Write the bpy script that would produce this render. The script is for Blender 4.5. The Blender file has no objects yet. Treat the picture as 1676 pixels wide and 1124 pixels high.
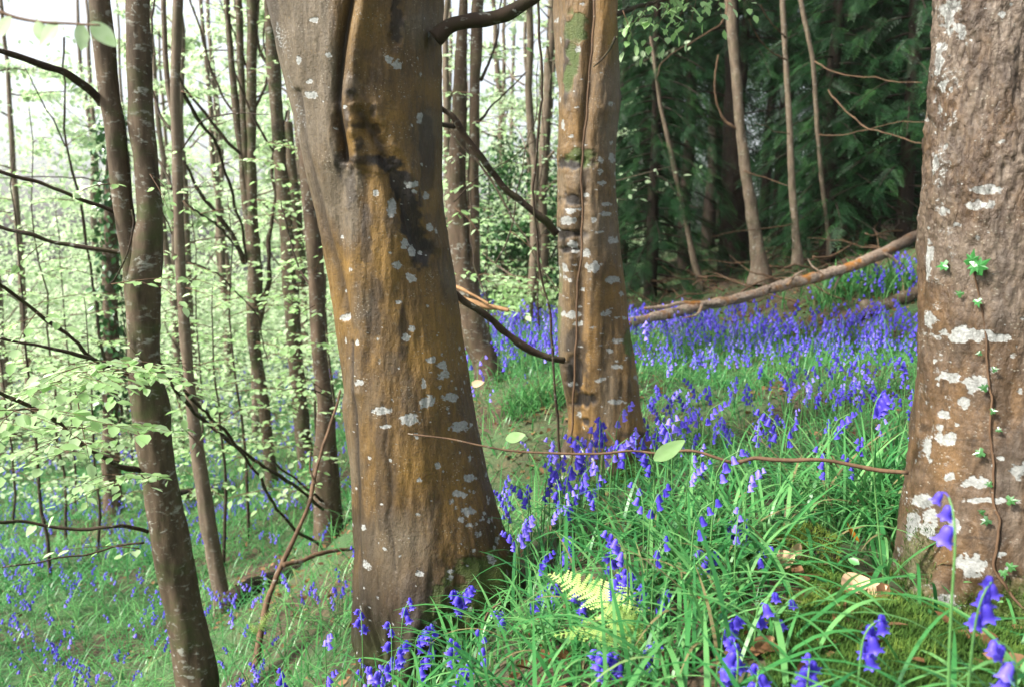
import bpy, math, random
import numpy as np
rng = np.random.default_rng(7)
random.seed(7)
R = math.radians
S = bpy.context.scene
COL = S.collection

# ------------------------------------------------------------------ camera geometry (photo pixels <-> metres)
F, PITCH = 1303.6, R(8.0)
cP, sP = math.cos(PITCH), math.sin(PITCH)
def PY(px, py, Y):
    u = (np.asarray(px, float)-838)/F; v = (np.asarray(py, float)-562)/F
    d = Y/(cP - v*sP)
    return np.stack(np.broadcast_arrays(u*d, Y+0*d, -sP*d - v*cP*d), -1)
def proj(p):
    p = np.asarray(p, float)
    zc = np.maximum(p[..., 1]*cP - p[..., 2]*sP, 1e-3); yc = p[..., 1]*sP + p[..., 2]*cP
    return 838+F*p[..., 0]/zc, 562-F*yc/zc

# ------------------------------------------------------------------ noise
def _h(x, y, z, s):
    n = (x*374761393 + y*668265263 + z*2147483647*3 + s*974711) & 0xFFFFFFFF
    n = ((n ^ (n >> 13))*1274126177) & 0xFFFFFFFF
    n = ((n ^ (n >> 16))*2246822519) & 0xFFFFFFFF
    return ((n ^ (n >> 15)) & 0xFFFFFF)/float(0xFFFFFF)
def vn(p, s=0):
    p = np.asarray(p, float); i = np.floor(p).astype(np.int64); f = p-i; f = f*f*f*(f*(f*6-15)+10)
    x, y, z = i[..., 0], i[..., 1], i[..., 2]; fx, fy, fz = f[..., 0], f[..., 1], f[..., 2]
    def L(a, b, t): return a+(b-a)*t
    r = L(L(L(_h(x,y,z,s), _h(x+1,y,z,s), fx), L(_h(x,y+1,z,s), _h(x+1,y+1,z,s), fx), fy),
          L(L(_h(x,y,z+1,s), _h(x+1,y,z+1,s), fx), L(_h(x,y+1,z+1,s), _h(x+1,y+1,z+1,s), fx), fy), fz)
    return r*2-1
def fbm(p, o=4, s=0):
    p = np.asarray(p, float); a, t = 1., 0.
    for k in range(o):
        t = t + a*vn(p*2**k + 17.3*k, s+k); a *= .5
    return t
def n2(x, y, sc, s=0, o=3):
    return fbm(np.stack([x*sc, y*sc, np.zeros_like(x)+.37], -1), o, s)
def sst(a, b, x):
    t = np.clip((x-a)/(b-a), 0, 1); return t*t*(3-2*t)
def GP(px, py, dz=0.):
    """the ground point seen at a photo pixel (first meeting of the sight line with the ground)"""
    Y = np.exp(np.linspace(math.log(.7), math.log(60), 700)); p = PY(px, py, Y); i = int(np.argmax(p[:, 2] < th(p[:, 0], p[:, 1]))); p = p[i]; p[2] = th(p[0], p[1])+dz; return p
def unit(v):
    return v/np.maximum(np.linalg.norm(v, axis=-1, keepdims=True), 1e-9)

# ------------------------------------------------------------------ terrain: a smooth sheet through sighted ground points
G = [(1550,1000,1.75),(1470,985,1.7),(1676,1015,1.75),(1300,940,1.85),(1300,1124,1.2),(1000,1124,1.45),(1150,960,1.75),
 (850,1000,2.1),(700,1130,2.3),(590,1150,2.45),(950,860,2.7),(1200,810,2.7),(1400,790,2.6),(970,785,3.6),(1250,700,4.0),
 (1420,670,4.0),(1100,610,6),(1400,600,6),(870,650,5),(800,630,6),(830,570,9),(1000,535,11),(1250,545,9),(1450,555,7.5),
 (1660,645,4),(1660,545,7),(1450,430,10),(1250,445,12),(1050,480,14),(1400,510,8.3),(1550,400,11),(850,515,14),
 (1200,405,18),(800,480,25),(460,1124,3.3),(330,1200,3.4),(365,1000,5.5),(100,1110,4.6),(0,1010,5.5),(150,900,8),
 (440,815,9),(535,900,6),(500,765,9),(185,848,9.5),(50,785,13),(300,765,12),(560,625,14),(300,660,20),(50,650,24),
 (500,605,22),(640,590,14),(-300,1100,5),(-400,800,12),(2000,1100,1.6),(2000,600,6),(2000,420,12),(-300,650,24)]
gp = np.array([PY(*g) for g in G])
extra = [(-40,40,-6),(-15,42,-5.2),(0,42,-3.2),(20,40,1.2),(40,40,6),(0,-2,-.6),(-3,0,-2.4),(3,0,-.35),(-8,-4,-4),(8,-3,0.3),(12,5,.2),
 (-80,90,-8),(0,90,-5),(80,90,6),(-90,20,-9),(70,10,5),(-60,-20,-8),(40,-30,1),(-20,15,-5.2),(-110,110,-9),(110,110,8),(0,130,-5),(0,-50,-2),(-110,-50,-9),(110,-50,4)]
gp = np.vstack([gp, np.array(extra, float)])
def _k(r2): return .5*r2*np.log(r2+1e-9)
_q = gp[:, :2]; _n = len(_q)
_A = np.zeros((_n+3, _n+3)); _A[:_n, :_n] = _k(((_q[:, None]-_q[None])**2).sum(-1)) + np.eye(_n)*.02
_A[:_n, _n] = 1; _A[:_n, _n+1:] = _q; _A[_n:, :_n] = _A[:_n, _n:].T
_w = np.linalg.solve(_A, np.concatenate([gp[:, 2], [0, 0, 0]]))
def th(x, y):
    x = np.asarray(x, float); y = np.asarray(y, float); shp = np.broadcast(x, y).shape
    x = np.broadcast_to(x, shp).ravel(); y = np.broadcast_to(y, shp).ravel(); out = np.empty(len(x))
    for a in range(0, len(x), 20000):
        X = x[a:a+20000]; Y = y[a:a+20000]
        out[a:a+20000] = _k((X[:, None]-_q[:, 0])**2+(Y[:, None]-_q[:, 1])**2) @ _w[:_n] + _w[_n]+_w[_n+1]*X+_w[_n+2]*Y
    out += .035*n2(x, y, 1.3, 3)*np.clip(np.abs(y)/2, .4, 2)
    return out.reshape(shp)

# ------------------------------------------------------------------ objects
def put(o, parent):
    COL.objects.link(o)
    if parent is not None: o.parent = parent
    return o
def org(o):
    v = np.zeros(3)
    while o is not None: v += np.array(o.location); o = o.parent
    return v
def tag(o, label=None, cat=None, group=None, kind=None):
    for k, v in (('label', label), ('category', cat), ('group', group), ('kind', kind)):
        if v: o[k] = v
    return o
def thing(name, loc, label, cat, group=None):
    o = bpy.data.objects.new(name, None); o.location = loc; o.empty_display_size = .1; COL.objects.link(o)
    return tag(o, label, cat, group)
def mesh(name, V, Q, mat, parent=None, rnd=None, paint=None, smooth=True, T=None, loc=None):
    V = np.asarray(V, float).reshape(-1, 3)
    o0 = org(parent) if parent is not None else np.zeros(3)
    if loc is not None: o0 = o0+np.asarray(loc)
    me = bpy.data.meshes.new(name)
    Q = np.zeros((0, 4), int) if Q is None else np.asarray(Q, int).reshape(-1, 4)
    T = np.zeros((0, 3), int) if T is None else np.asarray(T, int).reshape(-1, 3)
    me.vertices.add(len(V)); me.vertices.foreach_set('co', (V-o0).astype(np.float32).ravel())
    me.loops.add(Q.size+T.size); me.loops.foreach_set('vertex_index', np.concatenate([Q.ravel(), T.ravel()]).astype(np.int32))
    me.polygons.add(len(Q)+len(T))
    me.polygons.foreach_set('loop_start', np.concatenate([np.arange(len(Q))*4, len(Q)*4+np.arange(len(T))*3]).astype(np.int32))
    me.polygons.foreach_set('use_smooth', np.full(len(Q)+len(T), smooth))
    if rnd is not None:
        me.attributes.new('rnd', 'FLOAT', 'POINT').data.foreach_set('value', np.asarray(rnd, np.float32).ravel())
    if paint is not None:
        me.attributes.new('paint', 'FLOAT_COLOR', 'POINT').data.foreach_set('color', np.asarray(paint, np.float32).reshape(-1, 4).ravel())
    me.update(calc_edges=True); me.validate()
    me.materials.append(mat)
    o = bpy.data.objects.new(name, me)
    if loc is not None: o.location = loc
    return put(o, parent)
def clone(o, parent=None):
    c = o.copy(); COL.objects.link(c)
    if parent is not None: c.parent = parent
    return c

def tube(P, r, n=6, cap=True):
    P = np.asarray(P, float); m = len(P); r = np.broadcast_to(np.asarray(r, float), (m,))
    t = unit(np.gradient(P, axis=0)); a = np.array([0, 0, 1.]) if abs(t[0][2]) < .9 else np.array([1., 0, 0])
    X = np.empty((m, 3)); x = unit(np.cross(t[0], a))
    for i in range(m):
        x = unit(x - t[i]*np.dot(x, t[i])); X[i] = x
    B = np.cross(t, X); an = np.arange(n)*2*math.pi/n
    V = P[:, None] + r[:, None, None]*(np.cos(an)[None, :, None]*X[:, None]+np.sin(an)[None, :, None]*B[:, None])
    Q = gridq(m, n, True)
    V = V.reshape(-1, 3)
    if cap:
        V = np.vstack([V, P[:1], P[-1:]+t[-1:]*r[-1]*.6]); k = m*n; j = np.arange(n); j2 = (j+1) % n
        T = np.vstack([np.stack([j2, j, j*0+k], -1), np.stack([(m-1)*n+j, (m-1)*n+j2, j*0+k+1], -1)])
        return V, Q, T
    return V, Q, np.zeros((0, 3), int)
def gridq(m, n, wrap):
    i = np.arange(m-1)[:, None]; j = np.arange(n if wrap else n-1)[None]; j2 = (j+1) % n
    return np.stack(np.broadcast_arrays(i*n+j, i*n+j2, (i+1)*n+j2, (i+1)*n+j), -1).reshape(-1, 4)
def join(parts):
    Vs, Qs, Ts, k = [], [], [], 0
    for V, Q, T in parts:
        Vs.append(V); Qs.append(Q+k); Ts.append(T+k); k += len(V)
    return np.vstack(Vs), np.vstack(Qs), np.vstack(Ts)
def tubes(lst, n=5):
    return join([tube(P, r, n) for P, r in lst])
def smooth_path(P, n):
    P = np.asarray(P, float); m = len(P)
    E = np.vstack([2*P[0]-P[1], P, 2*P[-1]-P[-2]]); t = np.linspace(0, m-1, n); i = np.minimum(t.astype(int), m-2); f = (t-i)[:, None]
    a, b, c, d = E[i], E[i+1], E[i+2], E[i+3]
    return .5*(2*b+(c-a)*f+(2*a-5*b+4*c-d)*f**2+(3*b-a-3*c+d)*f**3)
def wob(P, amp, fr=6., s=0):
    P = np.asarray(P, float)
    return P+amp*np.stack([fbm(P*fr+11*k, 3, s+k) for k in range(3)], -1)
def limb(pxs, Y, r0, r1, n=24, amp=.01, Y1=None, seg=8, s=0):
    """a branch sighted at (px,py) points, from depth Y to Y1, with a knotty tapering radius"""
    k = len(pxs); Ys = np.linspace(Y, Y if Y1 is None else Y1, k)
    P = smooth_path(np.array([PY(a, b, y) for (a, b), y in zip(pxs, Ys)]), n); P = wob(P, amp, 5., s)
    r = np.linspace(r0, r1, n)*(1+.22*fbm(P*14, 2, s+9))
    return P, r
def inst(TV, TQ, pos, X, Yd, Z, sc, TT=None):
    n = len(pos); k = len(TV); sc = np.broadcast_to(np.asarray(sc, float), (n,))
    V = pos[:, None]+sc[:, None, None]*(TV[None, :, 0:1]*X[:, None]+TV[None, :, 1:2]*Yd[:, None]+TV[None, :, 2:3]*Z[:, None])
    off = (np.arange(n)*k)[:, None, None]
    Q = (TQ[None]+off).reshape(-1, 4)
    T = None if TT is None else (TT[None]+off).reshape(-1, 3)
    return V.reshape(-1, 3), Q, T
def frames(d, up):
    y = unit(d); x = unit(np.cross(y, up)); z = np.cross(x, y); return x, y, z

# ------------------------------------------------------------------ materials
def mat(name):
    m = bpy.data.materials.new(name); m.use_nodes = True; nt = m.node_tree; nt.nodes.clear(); return m, nt
class NT:
    def __init__(s, nt): s.nt = nt
    def n(s, t, **kw):
        o = s.nt.nodes.new(t)
        for k, v in kw.items():
            if k.startswith('_'): setattr(o, k[1:], v)
        for k, v in kw.items():
            if k.startswith('_'): continue
            i = o.inputs[int(k[1:])] if (k[0] == 'i' and k[1:].isdigit()) else o.inputs[k.replace('__', ' ')]
            if isinstance(v, bpy.types.NodeSocket): s.nt.links.new(v, i)
            else: i.default_value = v
        return o
    def mix(s, f, a, b):
        o = s.nt.nodes.new('ShaderNodeMix'); o.data_type = 'RGBA'
        for i, v in ((0, f), (6, a), (7, b)):
            if isinstance(v, bpy.types.NodeSocket): s.nt.links.new(v, o.inputs[i])
            else: o.inputs[i].default_value = v if i == 0 or len(v) == 4 else (*v, 1)
        return o.outputs[2]
    def math(s, op, a, b=0., c=0., clamp=False):
        o = s.nt.nodes.new('ShaderNodeMath'); o.operation = op; o.use_clamp = clamp
        for i, v in enumerate((a, b, c)):
            if isinstance(v, bpy.types.NodeSocket): s.nt.links.new(v, o.inputs[i])
            else: o.inputs[i].default_value = v
        return o.outputs[0]
    def rmp(s, f, st):
        o = s.n('ShaderNodeValToRGB', Fac=f); e = o.color_ramp.elements
        while len(e) < len(st): e.new(.5)
        for q, (p, c) in zip(e, st): q.position = p; q.color = (*c, 1) if len(c) == 3 else c
        return o.outputs[0]
    def stretch(s, sx, sy, sz, src='Object'):
        tc = s.n('ShaderNodeTexCoord'); return s.n('ShaderNodeMapping', Vector=tc.outputs[src], Scale=(sx, sy, sz)).outputs[0]
    def noise(s, vec, sc, det=5., ro=.55, dist=0.):
        return s.n('ShaderNodeTexNoise', Vector=vec, Scale=sc, Detail=det, Roughness=ro, Distortion=dist).outputs[0]
    def out(s, sh): s.nt.links.new(sh, s.n('ShaderNodeOutputMaterial').inputs[0])

def leaf_mat(name, c0, c1, c2=None, trans=.45, rough=.45, spec=.3, tcol=None, straw=None):
    m, nt = mat(name); N = NT(nt)
    a = N.n('ShaderNodeAttribute', _attribute_name='rnd').outputs['Fac']
    st = [(0., c0), (1., c1)] if c2 is None else [(0., c0), (.55, c1), (1., c2)]
    if straw: st = [(0., c0), (.5, c1), (.93, c2), (.965, straw)]
    c = N.rmp(a, st)
    p = N.n('ShaderNodeBsdfPrincipled', Base__Color=c, Roughness=rough, **{'Specular__IOR__Level': spec})
    tc = N.mix(.6, c, tcol) if tcol else c
    t = N.n('ShaderNodeBsdfTranslucent', Color=tc)
    N.out(N.n('ShaderNodeMixShader', i0=trans, i1=p.outputs[0], i2=t.outputs[0]).outputs[0]); return m
def bark_mat(name, dark, light, lich=.35, moss=0., zs=.25, spots=28., licol=(.26, .265, .23), bump=.5):
    m, nt = mat(name); N = NT(nt)
    v = N.stretch(1, 1, zs); v1 = N.stretch(1, 1, 1.6)
    a = N.noise(v, 22, 6, .62); b = N.noise(v1, 4, 4)
    c = N.mix(N.math('MULTIPLY_ADD', a, 2.4, -.75, True), dark, light)
    c = N.mix(N.math('MULTIPLY_ADD', b, 2.5, -1., True), c, tuple(x*.55 for x in light))
    if moss:
        g = N.noise(v1, 6, 5); c = N.mix(N.math('MULTIPLY', N.math('MULTIPLY_ADD', g, 5., -2.5, True), moss), c, (.035, .065, .012))
    w = N.noise(v1, 9, 3)
    q = N.noise(v1, spots, 4, .6, .4); q2 = N.noise(N.stretch(1, 1, 2.6), spots*.45, 3)
    sp = N.math('MAXIMUM', N.math('MULTIPLY_ADD', q, 14., -9.4+2.4*lich, True), N.math('MULTIPLY_ADD', q2, 12., -8.6+1.8*lich, True))
    sp = N.math('MULTIPLY', sp, N.math('MULTIPLY_ADD', w, 5., -2.0, True)); sp = N.math('MULTIPLY', sp, .8)
    c = N.mix(sp, c, licol)
    bp = N.n('ShaderNodeBump', Strength=bump, Distance=.012, Height=N.math('ADD', a, N.math('MULTIPLY', sp, .25)))
    p = N.n('ShaderNodeBsdfPrincipled', Base__Color=c, Roughness=.8, Normal=bp.outputs[0], **{'Specular__IOR__Level': .25})
    N.out(p.outputs[0]); return m
def paint_mat(name, brown, deep, ochre, grey, fine=60., zs=.35, bump=.35, fiss=0.):
    """big smooth bark: vertex layers lichen (R), dark wounds, folds, cracks, feet and painted side shade (G), moss (B), ochre/grey zones (A) over fine procedural grain"""
    m, nt = mat(name); N = NT(nt)
    at = N.n('ShaderNodeAttribute', _attribute_name='paint'); sp = N.n('ShaderNodeSeparateColor', Color=at.outputs['Color'])
    r, g, b = sp.outputs[0], sp.outputs[1], sp.outputs[2]; A = at.outputs['Alpha']
    v = N.stretch(1, 1, zs); v1 = N.stretch(1, 1, 1.5); vh = N.stretch(1, 1, 5.)
    a = N.noise(v, fine, 7, .65); lo = N.noise(v1, 7, 5); hb = N.noise(vh, 9, 4)
    c = N.mix(N.math('MULTIPLY_ADD', a, 2.6, -.85, True), deep, brown)
    c = N.mix(N.math('MULTIPLY', N.math('MULTIPLY_ADD', A, 2., -1., True), N.math('MULTIPLY_ADD', lo, 1.6, -.1, True)), c, ochre)
    c = N.mix(N.math('MULTIPLY', N.math('MULTIPLY_ADD', A, -2., 1., True), .8), c, grey)
    c = N.mix(N.math('MULTIPLY_ADD', hb, 3.2, -2.0, True), c, tuple(x*.5 for x in brown))
    stk = N.noise(N.stretch(1, 1, .22), 26, 5, .65); mot = N.noise(v1, 38, 4, .6)
    c = N.mix(N.math('MULTIPLY', N.math('MULTIPLY_ADD', stk, 5., -3.0, True), .4), c, tuple(x*.35 for x in brown))
    c = N.mix(N.math('MULTIPLY', N.math('MULTIPLY_ADD', mot, 5., -2.9, True), .45), c, tuple(min(1, x*1.7) for x in grey))
    sp_ = N.noise(N.stretch(1, 1, .8), 170, 3, .7); len_ = N.noise(N.stretch(1, 1, 4.5), 42, 3, .5)
    c = N.mix(N.math('MULTIPLY', N.math('MULTIPLY_ADD', sp_, 6., -3.1, True), .5), c, tuple(x*.30 for x in brown))
    c = N.mix(N.math('MULTIPLY', N.math('MULTIPLY_ADD', sp_, -6., 2.5, True), .35), c, tuple(x*2.0 for x in brown))
    c = N.mix(N.math('MULTIPLY', N.math('MULTIPLY_ADD', len_, 12., -7.6, True), .6), c, tuple(x*.3 for x in brown))
    # small flecks of lichen
    vo = N.n('ShaderNodeTexVoronoi', Vector=v1, Scale=95., Randomness=1.); w = N.noise(v1, 10, 3)
    fl = N.math('MULTIPLY', N.math('MULTIPLY_ADD', vo.outputs['Distance'], -10., 2.7, True), N.math('MULTIPLY_ADD', w, 7., -3.5, True))
    c = N.mix(N.math('MULTIPLY', fl, .75), c, (.22, .20, .16))
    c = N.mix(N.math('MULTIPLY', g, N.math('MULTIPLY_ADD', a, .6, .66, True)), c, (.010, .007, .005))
    mo = N.noise(v1, 160, 3)
    c = N.mix(N.math('MULTIPLY', b, N.math('MULTIPLY_ADD', lo, 1.2, .3, True)), c, N.mix(mo, (.018, .032, .006), (.075, .115, .018)))
    li = N.noise(v1, 120, 4)
    r = N.math('MULTIPLY_ADD', N.math('MULTIPLY_ADD', N.math('SUBTRACT', li, .5), 1.5, r), 2.6, -1.05, True)
    c = N.mix(N.math('MULTIPLY', r, .92), c, N.mix(N.math('MULTIPLY_ADD', li, 2., -.5, True), (.14, .145, .135), (.30, .31, .30)))
    h = N.math('ADD', N.math('ADD', a, N.math('MULTIPLY', sp_, .5)), N.math('MULTIPLY', r, .25)); h = N.math('ADD', h, N.math('MULTIPLY', N.math('MULTIPLY', mo, b), 1.5))
    if fiss:
        tz = N.n('ShaderNodeSeparateXYZ', Vector=N.n('ShaderNodeTexCoord').outputs['Object']).outputs[2]
        fv = N.noise(N.stretch(1, 1, .42), 42, 6, .55, .3); cr = N.math('MULTIPLY_ADD', N.math('ABSOLUTE', N.math('SUBTRACT', fv, .5)), -14., 1., True)
        cr = N.math('MULTIPLY', cr, N.math('MULTIPLY_ADD', tz, 1.8, -.7, True)); h = N.math('MULTIPLY_ADD', cr, -fiss, h)
        c = N.mix(N.math('MULTIPLY', cr, .55), c, (.024, .012, .007))
    bp = N.n('ShaderNodeBump', Strength=bump, Distance=.008, Height=h)
    p = N.n('ShaderNodeBsdfPrincipled', Base__Color=c, Roughness=N.math('MULTIPLY_ADD', a, .3, .45), Normal=bp.outputs[0], **{'Specular__IOR__Level': .35})
    N.out(p.outputs[0]); return m

def log_mat(name):
    m, nt = mat(name); N = NT(nt); v = N.stretch(1, 1, 1); a = N.noise(v, 40, 6, .65); b = N.noise(v, 5.5, 5, .6); d = N.noise(v, 7.5, 5, .65, .5); lo = N.noise(N.stretch(.4, 1, 1), 30, 4)
    c = N.mix(N.math('MULTIPLY_ADD', a, 2.4, -.75, True), (.15, .10, .068), (.44, .35, .27))
    c = N.mix(N.math('MULTIPLY_ADD', b, 9., -4.6, True), c, N.mix(a, (.16, .055, .010), (.42, .19, .045)))
    c = N.mix(N.math('MULTIPLY', N.math('MULTIPLY_ADD', d, 9., -5., True), .9), c, N.mix(lo, (.010, .007, .005), (.06, .036, .02)))
    px = N.n('ShaderNodeSeparateXYZ', Vector=N.n('ShaderNodeTexCoord').outputs['Object']).outputs[0]
    c = N.mix(N.math('MULTIPLY', N.math('MULTIPLY_ADD', px, 1.4, -3.6, True), .85), c, (.028, .017, .011))
    bp = N.n('ShaderNodeBump', Strength=.8, Distance=.02, Height=N.math('ADD', a, N.math('ADD', b, d)))
    N.out(N.n('ShaderNodeBsdfPrincipled', Base__Color=c, Roughness=.85, Normal=bp.outputs[0], **{'Specular__IOR__Level': .2}).outputs[0]); return m
M = {}
M['t1'] = paint_mat('bark_ochre', (.104, .061, .018), (.036, .020, .007), (.152, .085, .016), (.098, .080, .056), bump=.55)
M['t2'] = paint_mat('bark_tan', (.128, .078, .030), (.045, .027, .011), (.195, .105, .024), (.12, .098, .07), bump=.6)
M['t3'] = paint_mat('bark_rough', (.098, .060, .031), (.036, .022, .012), (.120, .067, .026), (.115, .090, .068), fine=75, bump=.5, fiss=.5)
M['bark'] = bark_mat('bark_lichened', (.022, .014, .008), (.125, .085, .055), .60, .2)
M['bark_green'] = bark_mat('bark_mossy', (.018, .012, .006), (.120, .086, .055), .62, .55)
M['bark_pale'] = bark_mat('bark_grey', (.050, .035, .024), (.185, .140, .098), .5, .2)
M['bark_dark'] = bark_mat('bark_conifer', (.007, .005, .004), (.028, .015, .009), .15, .15, bump=.8)
M['bark_twig'] = bark_mat('bark_twig', (.035, .020, .011), (.14, .082, .045), .3, 0.)
M['bark_limb'] = bark_mat('bark_limb', (.014, .009, .006), (.055, .034, .020), .42, .3)
M['log'] = log_mat('bark_fallen')
M['wood'] = bark_mat('wood_bare', (.14, .07, .03), (.36, .21, .10), .2, 0., zs=1.)
M['leaf'] = leaf_mat('beech_leaf', (.25, .44, .15), (.37, .56, .25), (.53, .68, .42), .62, .4, .3)
M['leaf_far'] = leaf_mat('far_leaf', (.30, .46, .23), (.46, .60, .36), (.62, .72, .52), .6, .6, .1)
M['leaf_dead'] = leaf_mat('dead_leaf', (.045, .022, .010), (.14, .070, .030), (.28, .17, .09), .2, .6, .2)
M['leaf_orange'] = leaf_mat('orange_leaf', (.34, .13, .015), (.42, .17, .02), None, .3, .5, .3)
M['leaf_tan'] = leaf_mat('tan_leaf', (.36, .22, .12), (.55, .38, .24), None, .2, .5, .3)
M['ivy'] = leaf_mat('ivy_leaf', (.010, .045, .012), (.03, .10, .025), (.06, .17, .05), .2, .3, .5)
M['ivyb'] = leaf_mat('ivy_young_leaf', (.025, .13, .03), (.05, .22, .05), None, .35, .3, .5)
M['conif'] = leaf_mat('conifer_needles', (.004, .020, .007), (.011, .047, .014), (.045, .120, .030), .3, .5, .25)
M['grass'] = leaf_mat('strap_leaf', (.016, .105, .032), (.043, .185, .048), (.15, .34, .11), .38, .38, .32, straw=(.20, .17, .08))
M['fern'] = leaf_mat('fern_frond', (.28, .44, .10), (.52, .66, .24), None, .5, .5, .2)
M['moss'] = leaf_mat('moss_fuzz', (.022, .058, .012), (.060, .120, .022), (.18, .24, .045), .3, .7, .1)
M['bell'] = leaf_mat('bluebell_petal', (.060, .040, .44), (.115, .080, .65), (.30, .24, .82), .42, .45, .3)
M['stem'] = leaf_mat('bluebell_stem', (.06, .17, .05), (.12, .26, .08), None, .2, .4, .3)
def ground_mat():
    m, nt = mat('woodland_floor'); N = NT(nt)
    v = N.stretch(1, 1, 1); a = N.noise(v, 18, 8, .65); b = N.noise(v, 1.1, 5); d = N.noise(v, 60, 4)
    c = N.rmp(a, [(.25, (.010, .006, .003)), (.5, (.042, .023, .011)), (.75, (.11, .06, .03))])
    g = N.mix(d, (.015, .045, .010), (.05, .11, .03))
    c = N.mix(N.math('MULTIPLY_ADD', b, 5., -2.0, True), c, g)
    bp = N.n('ShaderNodeBump', Strength=.7, Distance=.03, Height=N.math('ADD', a, d))
    N.out(N.n('ShaderNodeBsdfPrincipled', Base__Color=c, Roughness=.9, Normal=bp.outputs[0]).outputs[0]); return m
M['ground'] = ground_mat()

# ------------------------------------------------------------------ the ground, one sheet to the far wood
def ax(lo, hi, near, n, p=2.2):
    t = np.linspace(0, 1, n)**p
    return np.unique(np.concatenate([near[0]-(near[0]-lo)*t, np.linspace(near[0], near[1], near[2]), near[1]+(hi-near[1])*t]))
gx = ax(-110, 110, (-9, 8, 190), 60); gy = ax(-40, 130, (.5, 15, 180), 60)
GX, GY = np.meshgrid(gx, gy)
mesh('ground', np.stack([GX, GY, th(GX, GY)], -1), gridq(len(gy), len(gx), False), M['ground']).__setitem__('kind', 'structure')
print('ground', th(np.array([0, -2.8, .9, 3.5]), np.array([2, 4.6, 1.75, 9])))

LEAF_V = np.array([(0,0,0),(0,1,-.10),(.30,.30,.05),(.27,.66,.02),(-.30,.30,.05),(-.27,.66,.02)], float)
LEAF_Q = np.array([(0,2,3,1),(0,1,5,4)])
class Leaves:
    def __init__(s): s.p, s.d, s.u, s.s = [], [], [], []
    def add(s, p, d, u, sz): s.p.append(np.atleast_2d(p)); s.d.append(np.atleast_2d(d)); s.u.append(np.atleast_2d(u)); s.s.append(np.atleast_1d(sz))
    def build(s, name, m, parent=None, lift=0.):
        p, d, u, z = (np.concatenate(a) for a in (s.p, s.d, s.u, s.s))
        x, y, zz = frames(d, u); V, Q, _ = inst(LEAF_V, LEAF_Q, p, x, y, zz, z)
        r = np.repeat(np.clip(rng.beta(2, 2, len(p))+lift, 0, 1), 6)
        return mesh(name, V, Q, m, parent, rnd=r)
UP = np.array([0, 0, 1.])
def spray(p0, p1, tw, lv, leaf=.052, sag=.06, step=.075, side=.42, r=.004, thin=1., bare=0.):
    """a beech twig with alternate side twigs and flat layered young leaves"""
    p0 = np.asarray(p0, float); p1 = np.asarray(p1, float); L = np.linalg.norm(p1-p0); n = max(6, int(L/.06))
    t = np.linspace(0, 1, n); P = p0+(p1-p0)*t[:, None]; P[:, 2] += sag*L*np.sin(t*math.pi*.9)*1.2; P = wob(P, .02*L, 3., int(rng.integers(999)))
    tw.append((P, np.linspace(r, r*.3, n)))
    sgn = 1
    for k in np.arange(max(.12, bare), 1.0, step/L*rng.uniform(.9, 1.1)):
        i = min(int(k*(n-1)), n-2); d = unit(P[i+1]-P[i]); s = unit(np.cross(d, UP)); sgn = -sgn
        l = L*side*(1.05-k)*rng.uniform(.6, 1.1); m = 6
        dd = unit(d*rng.uniform(.6, 1.)+s*sgn+UP*rng.uniform(-.25, .12)); q = np.linspace(0, 1, m)[:, None]
        B = P[i]+dd*l*q; B[:, 2] -= .12*l*q[:, 0]**2
        if l > .07: tw.append((B, np.linspace(r*.5, r*.22, m)))
        c = max(1, int(l/(leaf*.62)*thin)); a = rng.uniform(.1, 1., c)
        pos = P[i]+dd*l*a[:, None]; pos[:, 2] -= .12*l*a**2
        ss = np.where(np.arange(c) % 2 == 0, 1, -1)[:, None]; s2 = unit(np.cross(dd, UP))
        ld = dd*.7+s2*ss*rng.uniform(.5, 1.1, (c, 1))+UP*rng.uniform(-.55, .05, (c, 1))
        lv.add(pos, ld, UP+rng.normal(0, .33, (c, 3)), leaf*rng.uniform(.6, 1.15, c))
    lv.add(P[-1:], P[-1:]-P[-2:-1]-UP*.02, UP[None]+rng.normal(0, .2, (1, 3)), leaf)

# ------------------------------------------------------------------ trunks traced as outlines at a real distance
def trunk(outl, Y, nr, ns, lo=None, hi=None):
    o = np.array(outl, float); py = np.linspace(o[0, 0], o[-1, 0], nr)
    def ip(c):
        v = np.interp(py, o[:, 0], o[:, c]); k = max(3, nr//30)|1; e = np.pad(v, k//2, mode='edge')
        e[:k//2] = v[0]-(v[1]-v[0])*np.arange(k//2, 0, -1); e[-(k//2):] = v[-1]+(v[-1]-v[-2])*np.arange(1, k//2+1)
        return np.convolve(e, np.ones(k)/k, 'valid')
    L, Rr = ip(1), ip(2); c = (L+Rr)/2; h = (Rr-L)/2
    C = PY(c, py, Y); d = Y/(cP-(py-562)/F*sP); r = h/F*d
    an = np.linspace(0, 2*math.pi, ns, endpoint=False)-math.pi
    for _ in range(4):      # fit each ring so that its silhouette falls on the sighted edges
        u, _v = proj(C[:, None]+np.stack([r[:, None]*np.sin(an), -r[:, None]*np.cos(an), 0*r[:, None]*an], -1)); lo_, hi_ = u.min(1), u.max(1)
        C[:, 0] += ((L-lo_)+(Rr-hi_))/2/F*d; r = r*(Rr-L)/(hi_-lo_)
    u, v = proj(C[:, None]+np.stack([r[:, None]*np.sin(an), -r[:, None]*np.cos(an), 0*r[:, None]*an], -1))
    return dict(C=C, r=r, an=an, py=py, c=c, h=h, nr=nr, ns=ns, U=u, V=v, front=(np.cos(an) > -.05)[None]*np.ones((nr, 1)), W=an[None]*h[:, None])
def tpos(t, disp):
    rr = t['r'][:, None]+disp; an = t['an'][None]
    return t['C'][:, None]+np.stack([rr*np.sin(an), -rr*np.cos(an), 0*rr], -1)
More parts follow.
